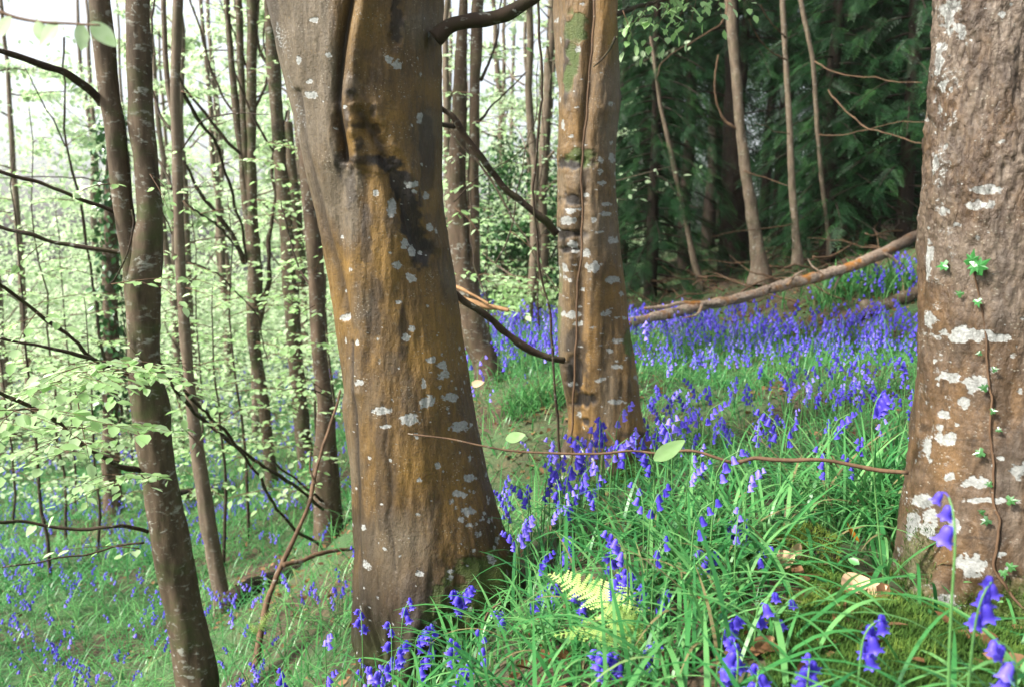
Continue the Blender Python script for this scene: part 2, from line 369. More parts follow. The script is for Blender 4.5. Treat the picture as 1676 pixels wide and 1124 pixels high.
def pl(t, pts, w):
    d = np.full(t['U'].shape, 1e9); U, V = t['U'], t['V']
    for (x0, y0), (x1, y1) in zip(pts[:-1], pts[1:]):
        dx, dy = x1-x0, y1-y0; q = np.clip(((U-x0)*dx+(V-y0)*dy)/(dx*dx+dy*dy), 0, 1)
        d = np.minimum(d, np.hypot(U-x0-q*dx, V-y0-q*dy))
    return np.exp(-(d/w)**2)*t['front']
def blobs(t, lst, rough=.6, sc=.22):
    m = np.zeros(t['U'].shape); ns = fbm(np.stack([t['U']*sc, t['V']*sc, t['U']*0], -1), 4, 5)*rough
    ns = np.clip(ns, -.2, .9)
    for (x, y, a, b) in lst:
        d = np.hypot((t['U']-x)/a, (t['V']-y)/b)*(1+ns); m = np.maximum(m, sst(1.25, .75, d))
    return m*t['front']
def scatter(t, n, smin, smax, asp=(1., 1.6), bias=None, seed=1, rough=.6):
    g = np.random.default_rng(seed); m = np.zeros(t['U'].shape); nz = fbm(np.stack([t['W']*.2, t['V']*.2, t['U']*0], -1), 3, 8)*rough
    k = 0
    while k < n:
        a0 = g.uniform(-math.pi, math.pi); y0 = g.uniform(t['py'][0], t['py'][-1])
        if bias is not None and g.random() > bias(a0, y0): k += .3; continue
        k += 1; s = smin*(smax/smin)**(g.random()**2); e = g.uniform(*asp); i = np.searchsorted(t['py'], y0); i = min(i, t['nr']-1)
        i0 = np.searchsorted(t['py'], y0-s*2); i1 = np.searchsorted(t['py'], y0+s*2); y0 = t['py'][i]
        da = (t['an']-a0+math.pi) % (2*math.pi)-math.pi
        d = np.hypot(da[None]*t['h'][i]/(s*e), (t['py'][i0:i1, None]-y0)/s)*(1+np.clip(nz[i0:i1], -.2, .8))
        m[i0:i1] = np.maximum(m[i0:i1], sst(1.2, .75, d)*g.uniform(.7, 1.))
    return m
def bark3(t, kx, kz, o=4, s=0):
    """noise on the trunk, stretched along it (metres)"""
    P = tpos(t, 0*t['U']); return fbm(P*np.array([kx, kx, kz]), o, s)
def stem_mesh(t, disp, paint, m, parent, name='trunk'):
    return mesh(name, tpos(t, disp), gridq(t['nr'], t['ns'], True), m, parent, paint=paint)

# --- the big ochre trunk in the middle
T1 = [(-420,392,720),(-150,420,722),(0,443,722),(100,462,718),(200,483,716),(280,499,717),(350,519,725),(450,537,740),(550,550,752),(662,560,771),(762,570,790),
      (862,579,818),(912,583,838),(950,585,850),(1000,588,862),(1062,592,874),(1124,600,884),(1240,612,900)]
t = trunk(T1, 2.4, 900, 340); U, V = t['U'], t['V']
root1 = thing('broad_tree', (float(t['C'][-100][0]), 2.4, float(th(t['C'][-100][0], 2.4))), 'thick ochre-brown smooth-barked trunk with a dark weeping wound, in the middle', 'tree', 'thick trunks standing among the bluebells')
big = bark3(t, 4, 1.6, 3, 2); mid = bark3(t, 14, 3., 4, 3); fin = bark3(t, 60, 12., 3, 4)
seam = [(578,-420),(574,0),(562,60),(554,110),(549,150),(553,210),(560,260)]
fold2 = [(553,200),(560,270),(548,340),(552,430),(566,540),(560,640)]
wound = [(590,185),(622,235),(642,280),(657,330),(676,375),(694,412)]
crackA = [(628,660),(636,700),(633,735),(643,770),(645,810),(640,850),(647,890),(650,930)]; crackB = [(572,560),(580,650),(588,760),(592,860),(604,980)]
crackC = [(484,150),(500,250),(524,350),(545,440),(560,520)]
buckle = fbm(np.stack([U*.05, V*.012, U*0], -1), 4, 31)
disp = .014*big+.0045*mid+.002*fin
disp += -.020*pl(t, seam, 7)+.005*pl(t, [(x-22, y) for x, y in seam], 15)+.014*pl(t, [(x+22, y) for x, y in seam], 14)
disp += -.010*pl(t, fold2, 15)+.008*pl(t, [(x+26, y) for x, y in fold2], 14)
disp += -.015*pl(t, wound, 12)+.008*pl(t, [(x+24, y-8) for x, y in wound], 13)+.006*pl(t, [(x-24, y+10) for x, y in wound], 12)
disp += -.003*pl(t, crackA, 3)-.005*pl(t, crackB, 3.5)+.0015*pl(t, [(x-9, y) for x, y in crackA], 7)-.008*pl(t, crackC, 5)
disp += .006*blobs(t, [(575,175,26,40)], .3, .04)+.003*blobs(t, [(600,270,40,16),(612,245,32,14)], .8, .12)-.004*blobs(t, [(575,160,9,11),(610,180,7,12),(618,210,9,10)], .5, .08)
disp += -.008*blobs(t, [(655,35,13,44)], .5, .05)
ang0 = t['an'][None]; ft = sst(880, 1120, V); lob = np.cos(t['an'][None]*5+1.2+.5*big)
disp += ft*(.014*lob+.03*mid)*t['r'][:, None]/.23-.03*sst(950, 1120, V)*sst(0., -1.2, ang0)
ang = t['an'][None]
lich = blobs(t, [(640,96,8,6),(653,105,9,8),(508,31,9,5),(485,98,4,7),(500,133,5,4),(503,155,10,6),(691,195,5,10),(642,340,8,17),(700,321,6,6),(652,435,9,8),(676,412,8,9),(664,400,7,9),(673,455,8,8),
    (704,373,6,6),(614,317,5,6),(675,538,6,5),(665,552,7,6),(706,588,8,5),(723,597,9,8),(693,627,4,9),(700,657,13,10),(738,650,14,7),(628,671,15,6),(671,686,16,9),(752,697,13,9),(632,696,8,3),(716,761,6,5),
    (768,781,9,7),(752,808,10,6),(765,836,10,8),(680,300,5,4),(672,303,9,7),(560,520,8,6),(585,560,5,5),(590,625,7,5),(600,860,5,5)], .4)
lich = np.maximum(lich, scatter(t, 1500, 1.2, 4.6, (.8, 1.7), lambda a, y: (.25+.75*sst(.1, 1., a))*(.25+.75*sst(350, 700, y)), 3))
lich = np.maximum(lich, scatter(t, 260, 2.2, 9., (.8, 1.9), lambda a, y: (.1+.9*sst(.35, .9, a))*sst(450, 760, y), 4))
lich = np.maximum(lich, .55*sst(.25, .7, fbm(np.stack([ang*3+0*V, V*.02, V*0], -1), 4, 12))*sst(-.6, -1.2, ang)*sst(640, 200, V))
dark = blobs(t, [(672,350,17,46),(692,412,17,27),(655,302,15,28),(640,268,28,13),(618,262,22,10),(682,385,15,30)], .5, .09)*1.
dark = np.maximum(dark, .92*pl(t, seam, 7)); dark = np.maximum(dark, .75*pl(t, wound, 9)); dark = np.maximum(dark, .7*pl(t, crackA, 2.0)); dark = np.maximum(dark, .85*pl(t, crackB, 4)); dark = np.maximum(dark, .6*pl(t, crackC, 4))
dark = np.maximum(dark, .75*blobs(t, [(655,35,11,40),(575,155,8,12),(612,180,6,12),(618,212,9,8),(552,260,9,30),(600,205,24,5),(605,262,34,7),(590,235,8,16),(566,200,7,26)], .7, .1))
dark = np.maximum(dark, .62*blobs(t, [(598,380,10,50),(640,375,12,22),(612,500,12,60),(660,530,9,50),(570,300,12,60),(700,250,10,90),(585,870,14,60)], .9, .05))
dark = np.maximum(dark, .5*sst(.35, .9, mid+.4*big))
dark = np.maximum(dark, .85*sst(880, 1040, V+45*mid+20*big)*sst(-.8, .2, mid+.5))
dark = np.maximum(dark, .65*blobs(t, [(695,945,10,16),(775,925,50,25),(700,990,60,40)], .8, .06))
moss = np.maximum(.8*blobs(t, [(800,940,45,40),(770,1000,60,60),(850,960,25,60)], .9, .06), .35*sst(1000, 1100, V))
ochre = np.clip(.55+.5*fbm(np.stack([U*.016, V*.009, U*0], -1), 4, 21)+.25*blobs(t, [(640,140,70,140),(700,480,60,160),(620,420,30,50)], .6, .02)
    -.75*(sst(560, 520, U+0*V)*sst(430, 250, V))-.4*blobs(t, [(560,330,30,90),(590,450,20,90)], .6, .03), 0, 1)
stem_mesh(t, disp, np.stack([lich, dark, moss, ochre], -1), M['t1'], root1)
P, r = limb([(712,62),(735,44),(765,36),(800,33),(832,24),(858,10),(885,-12),(930,-60)], 2.32, .026, .017, 40, .006)
V_, Q_, T_ = tube(P, r, 12); mesh('branch', V_, Q_, M['bark_limb'], root1, T=T_)

# --- the second trunk, right of it
T2 = [(-420,902,1022),(0,905,1015),(60,906,1012),(100,907,1011),(165,909,1011),(250,907,1005),(350,906,1007),(450,914,1018),(562,920,1033),(662,925,1051),(712,925,1062),(750,918,1078),(785,908,1098),(830,900,1116)]
t = trunk(T2, 3.6, 620, 200); U, V = t['U'], t['V']
root2 = thing('lichened_tree', (float(t['C'][-30][0]), 3.6, float(th(t['C'][-30][0], 3.6))), 'pale-blotched tan trunk with a long dead vine and black hollows, in the bluebell field', 'tree', 'thick trunks standing among the bluebells')
big = bark3(t, 5, 2, 3, 42); mid = bark3(t, 16, 4., 4, 43); fin = bark3(t, 60, 12., 3, 44)
seam = [(972,-420),(974,0),(966,120),(955,230),(958,300),(948,400),(950,520),(942,640),(940,760)]
disp = .013*big+.007*mid+.0015*fin-.020*pl(t, seam, 9)+.007*pl(t, [(x+24, y) for x, y in seam], 13)
holes = [(936,268,28,10),(935,326,22,9),(930,383,26,9),(928,408,16,5),(940,612,10,30),(953,655,20,14),(955,690,12,6)]
disp += -.008*blobs(t, holes, .5, .08)+.003*blobs(t, [(940,245,32,11),(938,300,26,11),(935,352,28,11),(945,430,22,11),(1000,170,16,22),(925,170,14,18)], .5, .06)
disp += sst(680, 790, V)*(.03*np.cos(ang_ := t['an'][None]*4+.6)+.02*mid)
lich = blobs(t, [(970,437,12,9),(958,415,7,7),(1002,458,11,6),(935,345,9,5),(930,361,14,6),(938,400,9,7),(938,515,10,7),(945,530,7,4),(1010,658,13,4),(985,300,7,4),(990,335,9,3),(960,320,6,4),
    (990,350,9,4),(920,205,5,8),(945,80,5,6),(1000,260,6,8),(980,380,8,3),(1000,395,9,3),(925,440,7,8),(1010,600,8,4),(985,620,7,3),(1000,575,5,3)], .5)
lich = np.maximum(lich, scatter(t, 520, 1.1, 5.5, (.9, 2.8), lambda a, y: .35+.65*sst(150, 420, y), 13))
dark = np.maximum(blobs(t, holes, .7, .08), .6*pl(t, seam, 5)); dark = np.maximum(dark, .5*sst(.45, 1., mid+.5*big)); dark = np.maximum(dark, .85*sst(700, 775, V+25*mid))
dark = np.maximum(dark, .8*blobs(t, [(945,600,16,50),(940,560,10,30),(945,735,18,40),(1040,712,20,5),(925,100,6,60)], .8, .06))
moss = .95*blobs(t, [(944,48,18,30),(936,90,13,30),(928,130,8,16),(948,255,26,16),(915,600,6,120),(1028,560,8,30)], .8, .07); moss = np.maximum(moss, .9*sst(720, 780, V+30*big))
ochre = np.clip(.55+.5*fbm(np.stack([U*.02, V*.006, U*0], -1), 4, 61)-.3*sst(930, 905, U+0*V), 0, 1)
stem_mesh(t, disp, np.stack([lich, dark, moss, ochre], -1), M['t2'], root2)
for pts, r0, r1, y0, y1 in (([(912,382),(890,362),(850,328),(812,290),(775,235),(745,196),(722,176),(700,150)], .018, .009, 3.5, 3.3),
                            ([(922,588),(900,583),(870,570),(838,548),(808,524),(780,508),(752,490),(730,470)], .016, .014, 3.5, 3.3),
                            ([(1006,22),(1040,14),(1075,4),(1130,-12),(1190,-30)], .011, .006, 3.55, 3.9),
                            ([(1008,58),(995,80),(985,98),(974,110)], .006, .003, 3.45, 3.4)):
    P, r = limb(pts, y0, r0, r1, 36, .012, y1); V_, Q_, T_ = tube(P, r, 9); mesh('branch', V_, Q_, M['bark_limb'], root2, T=T_)
tw, lv = [], Leaves()
for a, b, y0, y1 in (((1075,4),(1010,60),3.7,3.5),((1100,-5),(1065,75),3.8,3.6),((1130,-12),(1105,55),3.9,3.7),((1040,14),(1025,45),3.6,3.5),((1160,-20),(1150,40),3.9,3.9),((1075,0),(1035,25),3.7,3.8),((1150,-25),(1200,15),3.8,3.9),((1190,-30),(1235,25),3.8,4.),((1060,8),(1020,85),3.6,3.5),((1085,2),(1050,95),3.7,3.6),((1115,-8),(1085,80),3.8,3.7),((1145,-18),(1125,70),3.9,3.8),((1020,18),(1040,75),3.5,3.5),((1170,-25),(1185,50),3.9,3.9),((1095,0),(1110,60),3.8,3.9)):
    tw, lv = [], Leaves(); spray(PY(*a, y0), PY(*b, y1), tw, lv, .05, .02, .06, .5, .002); V_, Q_, T_ = tubes(tw, 4); br = mesh('twig', V_, Q_, M['bark_twig'], root2, T=T_); lv.build('leaves', M['leaf'], br, -.05)
P = smooth_path([tpos_ for tpos_ in PY(np.array([968,972,967,962,955,951,953,946,944,940,938,934]), np.array([-200,0,90,170,240,320,400,480,560,620,690,760]), 3.415)], 80)
V_, Q_, T_ = tube(wob(P, .006, 8, 3), .005, 7)
vine = thing('dead_vine', tuple(PY(934, 760, 3.42)), 'thin bare dead vine stem hanging down the pale-blotched tan trunk', 'vine')
mesh('stem', V_, Q_, M['bark_twig'], vine, T=T_)
P, r = limb([(880,-60),(884,60),(886,150),(880,240),(874,330),(884,430),(900,520),(910,620),(915,720),(916,775)], 3.3, .006, .006, 60, .012)
V_, Q_, T_ = tube(P, r, 6); vine = thing('bare_sapling', tuple(P[-1]), 'slim bare sapling stem rising just left of the pale-blotched tan trunk', 'sapling', 'slim bare sapling stems')
mesh('stem', V_, Q_, M['bark_limb'], vine, T=T_)

# --- the rough trunk cut off by the right edge
T3 = [(-420,1545,1715),(0,1531,1760),(150,1523,1765),(250,1515,1770),(350,1509,1775),(450,1507,1780),(562,1503,1788),(662,1496,1798),(712,1489,1804),(762,1483,1810),(862,1474,1820),(940,1467,1832),(990,1450,1825),(1040,1425,1860),(1100,1400,1900)]
t = trunk(T3, 1.8, 800, 300); U, V = t['U'], t['V']
root3 = thing('rough_tree', (float(t['C'][-110][0]), 1.8, float(th(t['C'][-110][0], 1.8))), 'stout rough grey-brown trunk with white lichen and young ivy, cut by the right edge', 'tree', 'thick trunks standing among the bluebells')
big = bark3(t, 6, 2.5, 3, 72); mid = bark3(t, 24, 9., 4, 73); fin = bark3(t, 90, 30., 4, 74); hz = bark3(t, 5, 60., 3, 75)
rg = sst(650, 250, V)
ridge = np.abs(bark3(t, 75, 26., 3, 76))
disp = .010*big+.004*mid+.0016*fin+rg*(.003*fin-.0015*sst(.25, .0, ridge))+.0006*(1-rg)*hz
disp += .05*sst(930, 1060, V)*np.cos(t['an'][None]*5+.4)+.02*sst(900, 1060, V)*mid
lich = blobs(t, [(1553,30,11,26),(1574,50,9,12),(1541,100,8,26),(1560,15,12,14),(1545,140,6,10),(1555,148,4,8),(1617,310,24,7),(1606,336,22,8),(1540,178,5,8),(1532,270,6,14),(1545,345,8,7),(1525,522,9,14),(1590,547,52,12),(1637,552,20,9),(1520,425,7,28),
    (1552,616,18,9),(1600,630,24,14),(1576,660,11,9),(1545,677,11,7),(1550,716,18,11),(1517,735,8,20),(1552,782,12,8),(1596,790,28,9),(1671,640,7,7),(1668,770,14,14),(1640,750,8,6),(1509,822,14,12),(1522,845,10,12),(1495,860,11,20),(1520,866,12,14),(1590,925,28,18),(1545,990,22,16),
    (1564,695,6,5),(1536,700,6,5),(1530,590,5,5),(1600,390,4,4),(1530,150,6,20),(1526,210,4,10),(1625,820,40,5),(1560,860,10,14),(1640,905,10,5)], .75, .09)
lich = np.maximum(lich, scatter(t, 420, 1.2, 5., (.8, 1.8), lambda a, y: .12+.88*sst(-.1, -.9, a), 23))
lich = np.maximum(lich, .45*sst(.15, .6, fbm(np.stack([t['an'][None]*6+0*V, V*.05, V*0], -1), 4, 82))*sst(-.85, -1.25, t['an'][None])*sst(-2.4, -1.6, t['an'][None]))
dark = .5*rg*sst(.14, .02, ridge)*sst(-.4, .5, mid+.3)
dark = np.maximum(dark, .45*sst(.3, .9, mid+.5*big)); dark = np.maximum(dark, .5*blobs(t, [(1506,700,9,6),(1640,650,14,280),(1600,880,40,3),(1560,720,60,2)], .7, .05))  # tall band: shade of the trunk's right side put into the colour
moss = sst(930, 1000, V+45*big-.12*(U-1475)*(U < 1640)); moss = np.maximum(moss, .7*blobs(t, [(1512,240,5,80)], .5)); moss = np.maximum(moss, .35*blobs(t, [(1500,920,30,70)], .7, .06))
ochre = np.clip(.5+.5*fbm(np.stack([U*.02, V*.012, U*0], -1), 4, 91)-.35*rg, 0, 1)
stem_mesh(t, disp, np.stack([lich, dark, np.clip(moss, 0, 1), ochre], -1), M['t3'], root3)
moss_base = tpos(t, disp)[650:, :][:, ::1].reshape(-1, 3); moss_w = np.clip(moss[650:], 0, 1).ravel()
P, r = limb([(1486,774),(1440,771),(1400,764),(1362,756),(1330,752),(1295,753),(1262,752),(1235,750),(1205,757),(1178,750),(1150,741),(1120,737),(1080,741),(1040,737),(990,742),(945,743),(880,741),(830,736),(780,727),(735,718),(668,710)], 1.72, .0052, .0022, 110, .0035, 1.95)
V_, Q_, T_ = tube(P, r*(1+.25*(np.abs(np.arange(110) % 17-8) < 1)), 8); twg = mesh('branch', V_, Q_, M['bark_twig'], root3, T=T_)
def big_leaf(name, p, d, up, L, W, m, parent=None, curl=.15, fold=.12, rv=.6, n=9, k=7):
    a = np.linspace(0, 1, n); w = W*.5*np.sin(np.pi*np.clip(a, .015, .985)**.8)**.75; b = np.linspace(-1, 1, k)
    x, y, z = frames(np.asarray(d, float)[None], np.asarray(up, float)[None])
    g = np.stack([w[:, None]*b[None], (a*L)[:, None]+0*b[None], fold*w[:, None]*np.abs(b)[None]+curl*L*((a-.5)**2)[:, None]+.02*L*np.sin(a*25)[:, None]*np.abs(b)[None]], -1)
    Vv = np.asarray(p, float)+g[..., 0:1]*x+g[..., 1:2]*y+g[..., 2:3]*z
    return mesh(name, Vv, gridq(n, k, False), m, parent, rnd=np.clip(rv+.2*fbm(Vv*90, 2), 0, 1))
big_leaf('leaf', PY(1070, 752, 1.78), (.8, .1, .48), (.2, -.85, .5), .085, .036, M['leaf'], root3, rv=.35)
big_leaf('leaf', PY(828, 719, 1.92), (.9, .0, .22), (0, -.75, .65), .05, .03, M['leaf'], root3, rv=.35)
big_leaf('leaf', PY(848, 716, 1.92), (.9, .2, -.1), (0, -.75, .65), .025, .02, M['leaf'], root3, rv=.9)

# ivy climbing the rough trunk: one plant, each leaf a part
def surf3(px, py, lift=.006):
    i, j = np.unravel_index(np.argmin((t['U']-px)**2+(t['V']-py)**2+1e9*(1-t['front'])), t['U'].shape); a = t['an'][j]; nrm = np.array([math.sin(a), -math.cos(a), 0])
    return t['C'][i]+nrm*(t['r'][i]+disp[i, j]+lift), nrm
IV = [(0,0),(.28,-.18),(.52,.05),(.30,.26),(.42,.58),(.16,.50),(0,1.0),(-.16,.50),(-.42,.58),(-.30,.26),(-.52,.05),(-.28,-.18)]
IVV = np.array([(0,.3,.06)]+[(x, y, -.05*abs(x)-.06*y*y) for x, y in IV]); IVT = np.array([(0, 1+i, 1+(i+1) % 12) for i in range(12)])
ivy = thing('ivy', tuple(surf3(1676, 985)[0]), 'young ivy with star-shaped leaves creeping up the rough trunk at the right edge', 'ivy')
vp = [(1690,1000),(1660,975),(1640,950),(1628,925),(1635,890),(1637,850),(1628,820),(1626,780),(1625,735),(1620,690),(1622,650),(1620,620),(1618,585),(1612,550),(1606,510),(1602,480),(1595,450),(1590,430)]
P = smooth_path([surf3(*q, lift=.004)[0] for q in vp], 90); V_, Q_, T_ = tube(wob(P, .003, 20, 5), np.linspace(.0035, .0016, 90), 6); mesh('stem', V_, Q_, M['bark_twig'], ivy, T=T_)
for (px, py, sz, dx, dz, y) in ((1600,440,.052,.6,.5,1),(1592,432,.046,.15,1,1),(1601,432,.040,-.3,-.8,1),(1553,434,.034,-.9,-.2,1),(1602,490,.026,.3,-.8,1),(1575,483,.026,-.5,.4,0),(1608,577,.02,-.6,-.2,0),(1627,604,.022,.7,.2,0),(1616,634,.03,-.8,.1,0),(1622,672,.024,.9,.2,0),
        (1612,738,.034,-.7,-.3,0),(1605,742,.026,-.9,-.1,0),(1650,815,.036,.8,.2,0),(1617,848,.034,-.5,-.5,0),(1610,838,.022,-.8,.3,0),(1648,925,.036,.5,.3,0),(1642,930,.03,.3,-.9,0),(1625,790,.024,-.8,-.1,0),(1632,700,.02,.8,-.3,0)):
    p, nr = surf3(px, py, .012); tg = np.cross(UP, nr); dd = tg*dx+UP*dz+nr*.25
    x, y_, z = frames(dd[None], nr[None]+np.array([[0, 0, .25]])); V_, Q_, T_ = inst(IVV, np.zeros((0, 4), int), p[None], x, y_, z, sz*(.72 if y else .62), IVT)
    mesh('leaf', V_, None, M['ivyb' if y else 'ivy'], ivy, T=T_, rnd=np.full(len(V_), rng.uniform(.3, .9)), smooth=False)

# ------------------------------------------------------------------ slimmer trees with real trunks, limbs and leaf sprays
def pxtree(name, stems, Y, bark, label, base, group=None, ns=26, flare=1.25, cat='tree', rough=.01):
    b = PY(base[0], base[1], Y); root = thing(name, (float(b[0]), Y, float(b[2])), label, cat, group)
    for k, o in enumerate(stems):
        o = [tuple(map(float, q)) for q in o]
        if o[-1][0] >= base[1]-30:
            y, l, r = o[-1]; dy = 45*2.4/Y+18; c = (l+r)/2; h = (r-l)/2; o += [(y+dy*.35, c-h*flare, c+h*flare), (y+dy, c-h*flare*1.25, c+h*flare*1.25)]
        t = trunk(o, Y-.004*k, 130, ns); rm = t['r'][:, None]
        d = rm*(.16*bark3(t, 7, 2.2, 3, 100+k+int(Y*7))+.06*bark3(t, 26, 9, 3, 130+k))
        mesh('trunk', tpos(t, d), gridq(130, ns, True), bark, root)
    return root
def branches(root, lst, m=None, sp=(), leaf=.05, leafmat=None, name='branch'):
    for k, (pts, r0, r1, y0, y1) in enumerate(lst):
        P, r = limb(pts, y0, r0, r1, 30, .015, y1, s=k*7+int(pts[0][0])); V_, Q_, T_ = tube(P, r, 7); mesh(name, V_, Q_, m or M['bark_limb'], root, T=T_)
    for a, b, y0, y1, *o in sp:
        tw, lv = [], Leaves(); spray(PY(*a, y0), PY(*b, y1), tw, lv, leaf, .05, .07 if not o else o[0], .45, .0025*max(1, y0/4))
        V_, Q_, T_ = tubes(tw, 4); f = mesh('twig', V_, Q_, M['bark_twig'], root, T=T_); lv.build('leaves', leafmat or M['leaf'], f, .1)

A4 = [(-200,196,240),(0,203,246),(100,206,248),(200,210,251),(280,221,260),(350,226,269),(420,210,270),(500,203,263),(562,204,262),(612,206,266),(662,212,278),(762,228,288),(862,243,303),(962,262,323),(1062,282,347),(1124,291,358),(1210,300,372)]
B4 = [(-200,128,160),(0,145,179),(80,152,190),(150,160,195),(200,167,203),(300,180,214),(370,190,222),(430,200,236),(520,205,240)]
t4 = pxtree('forked_tree', [A4, B4], 3.4, M['bark_green'], 'slim mossy trunk forking in two, leaning at the near left', (335, 1205), ns=56)
branches(t4, [([(168,172),(140,142),(110,116),(75,104),(40,92),(0,83),(-60,70)], .018, .010, 3.4, 3.0), ([(186,352),(150,333),(115,318),(60,296),(0,279),(-60,262)], .010, .006, 3.4, 3.1),
    ([(205,412),(150,404),(95,396),(50,382),(0,366),(-50,350)], .010, .006, 3.4, 3.2), ([(236,778),(190,755),(150,728),(100,698),(60,672),(0,641),(-60,610)], .012, .005, 3.4, 2.2),
    ([(240,868),(205,860),(170,862),(100,864),(40,858),(0,857),(-50,850)], .009, .006, 3.4, 3.0), ([(262,596),(290,640),(350,700),(420,752),(480,795),(530,832)], .010, .012, 3.4, 5.6),
    ([(300,640),(350,690),(400,742),(440,810),(475,858),(545,908)], .008, .010, 3.45, 5.6), ([(238,890),(180,900),(110,912),(50,925),(0,930)], .005, .003, 3.4, 3.1),
    ([(210,612),(180,604),(150,588),(70,563),(0,550)], .010, .006, 3.4, 2.9), ([(180,606),(130,570),(60,512),(0,463),(-40,430)], .009, .005, 3.4, 2.8),
    ([(216,345),(221,370),(212,410),(195,445),(181,465)], .004, .003, 3.32, 3.3)],
    sp=[((235,606),(10,700),3.2,2.1,.06),((120,640),(150,760),2.6,2.4,.07),((60,672),(-30,760),2.2,1.5,.08),((350,700),(300,760),3.7,3.5),((180,300),(110,330),3.3,3.),((70,400),(20,450),3.2,3.),((420,752),(380,820),4.2,4.),((280,620),(300,690),3.5,3.3),((60,512),(20,600),2.9,2.6),((240,600),(200,560),3.3,3.0),((262,470),(300,505),3.3,3.2),((236,700),(100,720),3.1,2.6,.05),((240,778),(60,860),3.1,2.6),((235,604),(60,640),3.2,2.3,.06),((240,606),(335,642),3.2,3.3),((220,612),(110,668),3.2,2.5),((180,468),(352,462),3.2,3.3),
        ((246,285),(275,345),3.3,3.2),((236,778),(130,800),3.2,2.6),((200,690),(20,800),2.9,2.0),((300,640),(420,690),3.4,3.6),((350,700),(420,660),3.6,3.8),((150,728),(60,770),3.,2.4),((262,596),(330,600),3.4,3.5),((230,895),(90,905),3.3,3.2),((150,588),(90,610),3.2,3.0),((300,700),(350,760),3.5,3.5)])
t5 = pxtree('slender_tree', [[(-200,284,298),(0,283,300),(150,277,295),(250,281,299),(400,284,302),(562,293,314),(662,305,323),(762,314,339),(862,328,356),(962,346,374),(1000,350,384)], [(-200,258,268),(0,263,272),(90,266,275),(140,270,279),(190,278,292)]],
    5.5, M['bark_pale'], 'slender straight pale-barked trunk just right of the forked mossy tree', (366, 1000))
branches(t5, [([(296,148),(320,190),(350,232),(372,290),(392,360),(404,430)], .014, .012, 5.6, 7.5), ([(280,210),(262,185),(250,150),(246,100),(250,40),(252,-40)], .012, .006, 5.5, 5.8), ([(282,310),(262,270),(250,240),(240,210),(246,140)], .010, .004, 5.5, 6),
    ([(300,330),(330,352),(365,380),(400,420)], .010, .008, 5.5, 7), ([(305,430),(340,440),(380,470),(420,520),(440,590)], .007, .004, 5.5, 6), ([(292,250),(330,200),(380,185),(440,190)], .006, .003, 5.5, 5.2), ([(284,385),(270,350),(262,330)], .005, .003, 5.5, 5.4)],
    sp=[((300,330),(350,290),5.4,5.2),((308,430),(400,480),5.4,5.3),((310,500),(250,520),5.4,5.2),((296,150),(360,180),5.4,5.4),((300,250),(240,250),5.4,5.3),((330,350),(420,345),5.5,5.5),((320,600),(400,590),5.5,5.4),((340,690),(400,700),5.5,5.4),((292,420),(240,400),5.4,5.4),((300,330),(345,380),5.3,5.2),((312,610),(260,570),5.4,5.2),((305,470),(370,500),5.3,5.1)], leaf=.055)
t6 = pxtree('clustered_tree', [[(-150,405,424),(0,403,421),(130,404,419),(330,402,420),(450,405,430),(562,403,425),(662,422,441),(762,433,453),(815,436,460)], [(-150,384,395),(0,384,396),(130,390,402),(260,395,407),(340,400,414),(430,404,420)], [(-150,362,371),(0,366,376),(100,373,384),(200,382,394),(260,390,403),(360,398,413)], [(480,428,438),(520,420,432),(560,412,424)]],
    9, M['bark_green'], 'cluster of three thin stems rising from one base, beside the slender pale trunk', (446, 812))
branches(t6, [([(402,430),(380,385),(345,340),(320,300),(300,260)], .03, .014, 9, 8.4), ([(400,260),(370,230),(330,180),(300,140),(280,80)], .022, .01, 9, 8.5), ([(432,500),(442,440),(440,390),(450,330),(446,260),(470,180)], .03, .012, 9, 9), ([(418,180),(440,120),(430,60),(440,0)], .018, .008, 9, 9),
    ([(395,200),(350,130),(330,60),(310,0),(300,-60)], .016, .008, 9, 9), ([(410,120),(380,50),(360,0)], .012, .006, 9, 9)],
    sp=[((402,262),(460,275),8.8,8.4),((404,262),(350,270),8.8,8.4),((410,330),(480,350),8.8,8.2),((420,480),(360,500),8.8,8.4),((430,500),(480,490),8.8,8.4),((410,120),(460,100),8.8,8.6),((425,620),(380,640),8.8,8.6),((425,400),(350,400),8.8,8.4),((440,720),(400,700),8.8,8.5),((420,560),(470,580),8.7,8.3),((405,20),(350,10),8.8,8.5),((420,40),(470,30),8.8,8.6),((440,470),(500,420),8.7,8.),((430,700),(480,680),8.7,8.2)], leaf=.075)
t7 = pxtree('dark_tree', [[(-200,427,441),(0,432,444),(100,436,458),(200,442,464),(300,450,474),(400,459,488),(562,466,493),(662,478,503),(765,488,514)], [(200,466,478),(260,466,484),(330,474,494),(420,478,500),(470,484,500)]], 9, M['bark_green'], 'dark mossy trunk partly behind the left edge of the ochre trunk', (501, 768))
branches(t7, [([(440,110),(425,80),(420,40),(425,0)], .02, .01, 9, 9), ([(455,260),(430,220),(400,160),(380,100)], .016, .008, 9, 8.7), ([(476,420),(500,440),(530,470)], .02, .012, 9, 8)],
    sp=[((444,235),(500,262),8.8,8.2),((450,230),(420,250),8.8,8.4),((470,330),(530,350),8.6,7.9),((470,345),(430,365),8.6,8.2),((480,430),(540,440),8.4,7.6),((485,500),(550,520),8.4,7.6),((480,480),(430,500),8.5,8),((478,400),(520,385),8.4,7.7),((490,600),(450,640),8.7,8.2),((500,700),(460,720),8.8,8.3)], leaf=.075)
t8 = pxtree('rough_stem_tree', [[(-200,468,494),(200,484,512),(380,498,526),(480,505,531),(562,509,532),(662,519,543),(762,512,553),(862,516,560),(905,512,566)]], 6, M['bark'], 'short bent brown trunk close behind the left side of the ochre trunk', (541, 905))
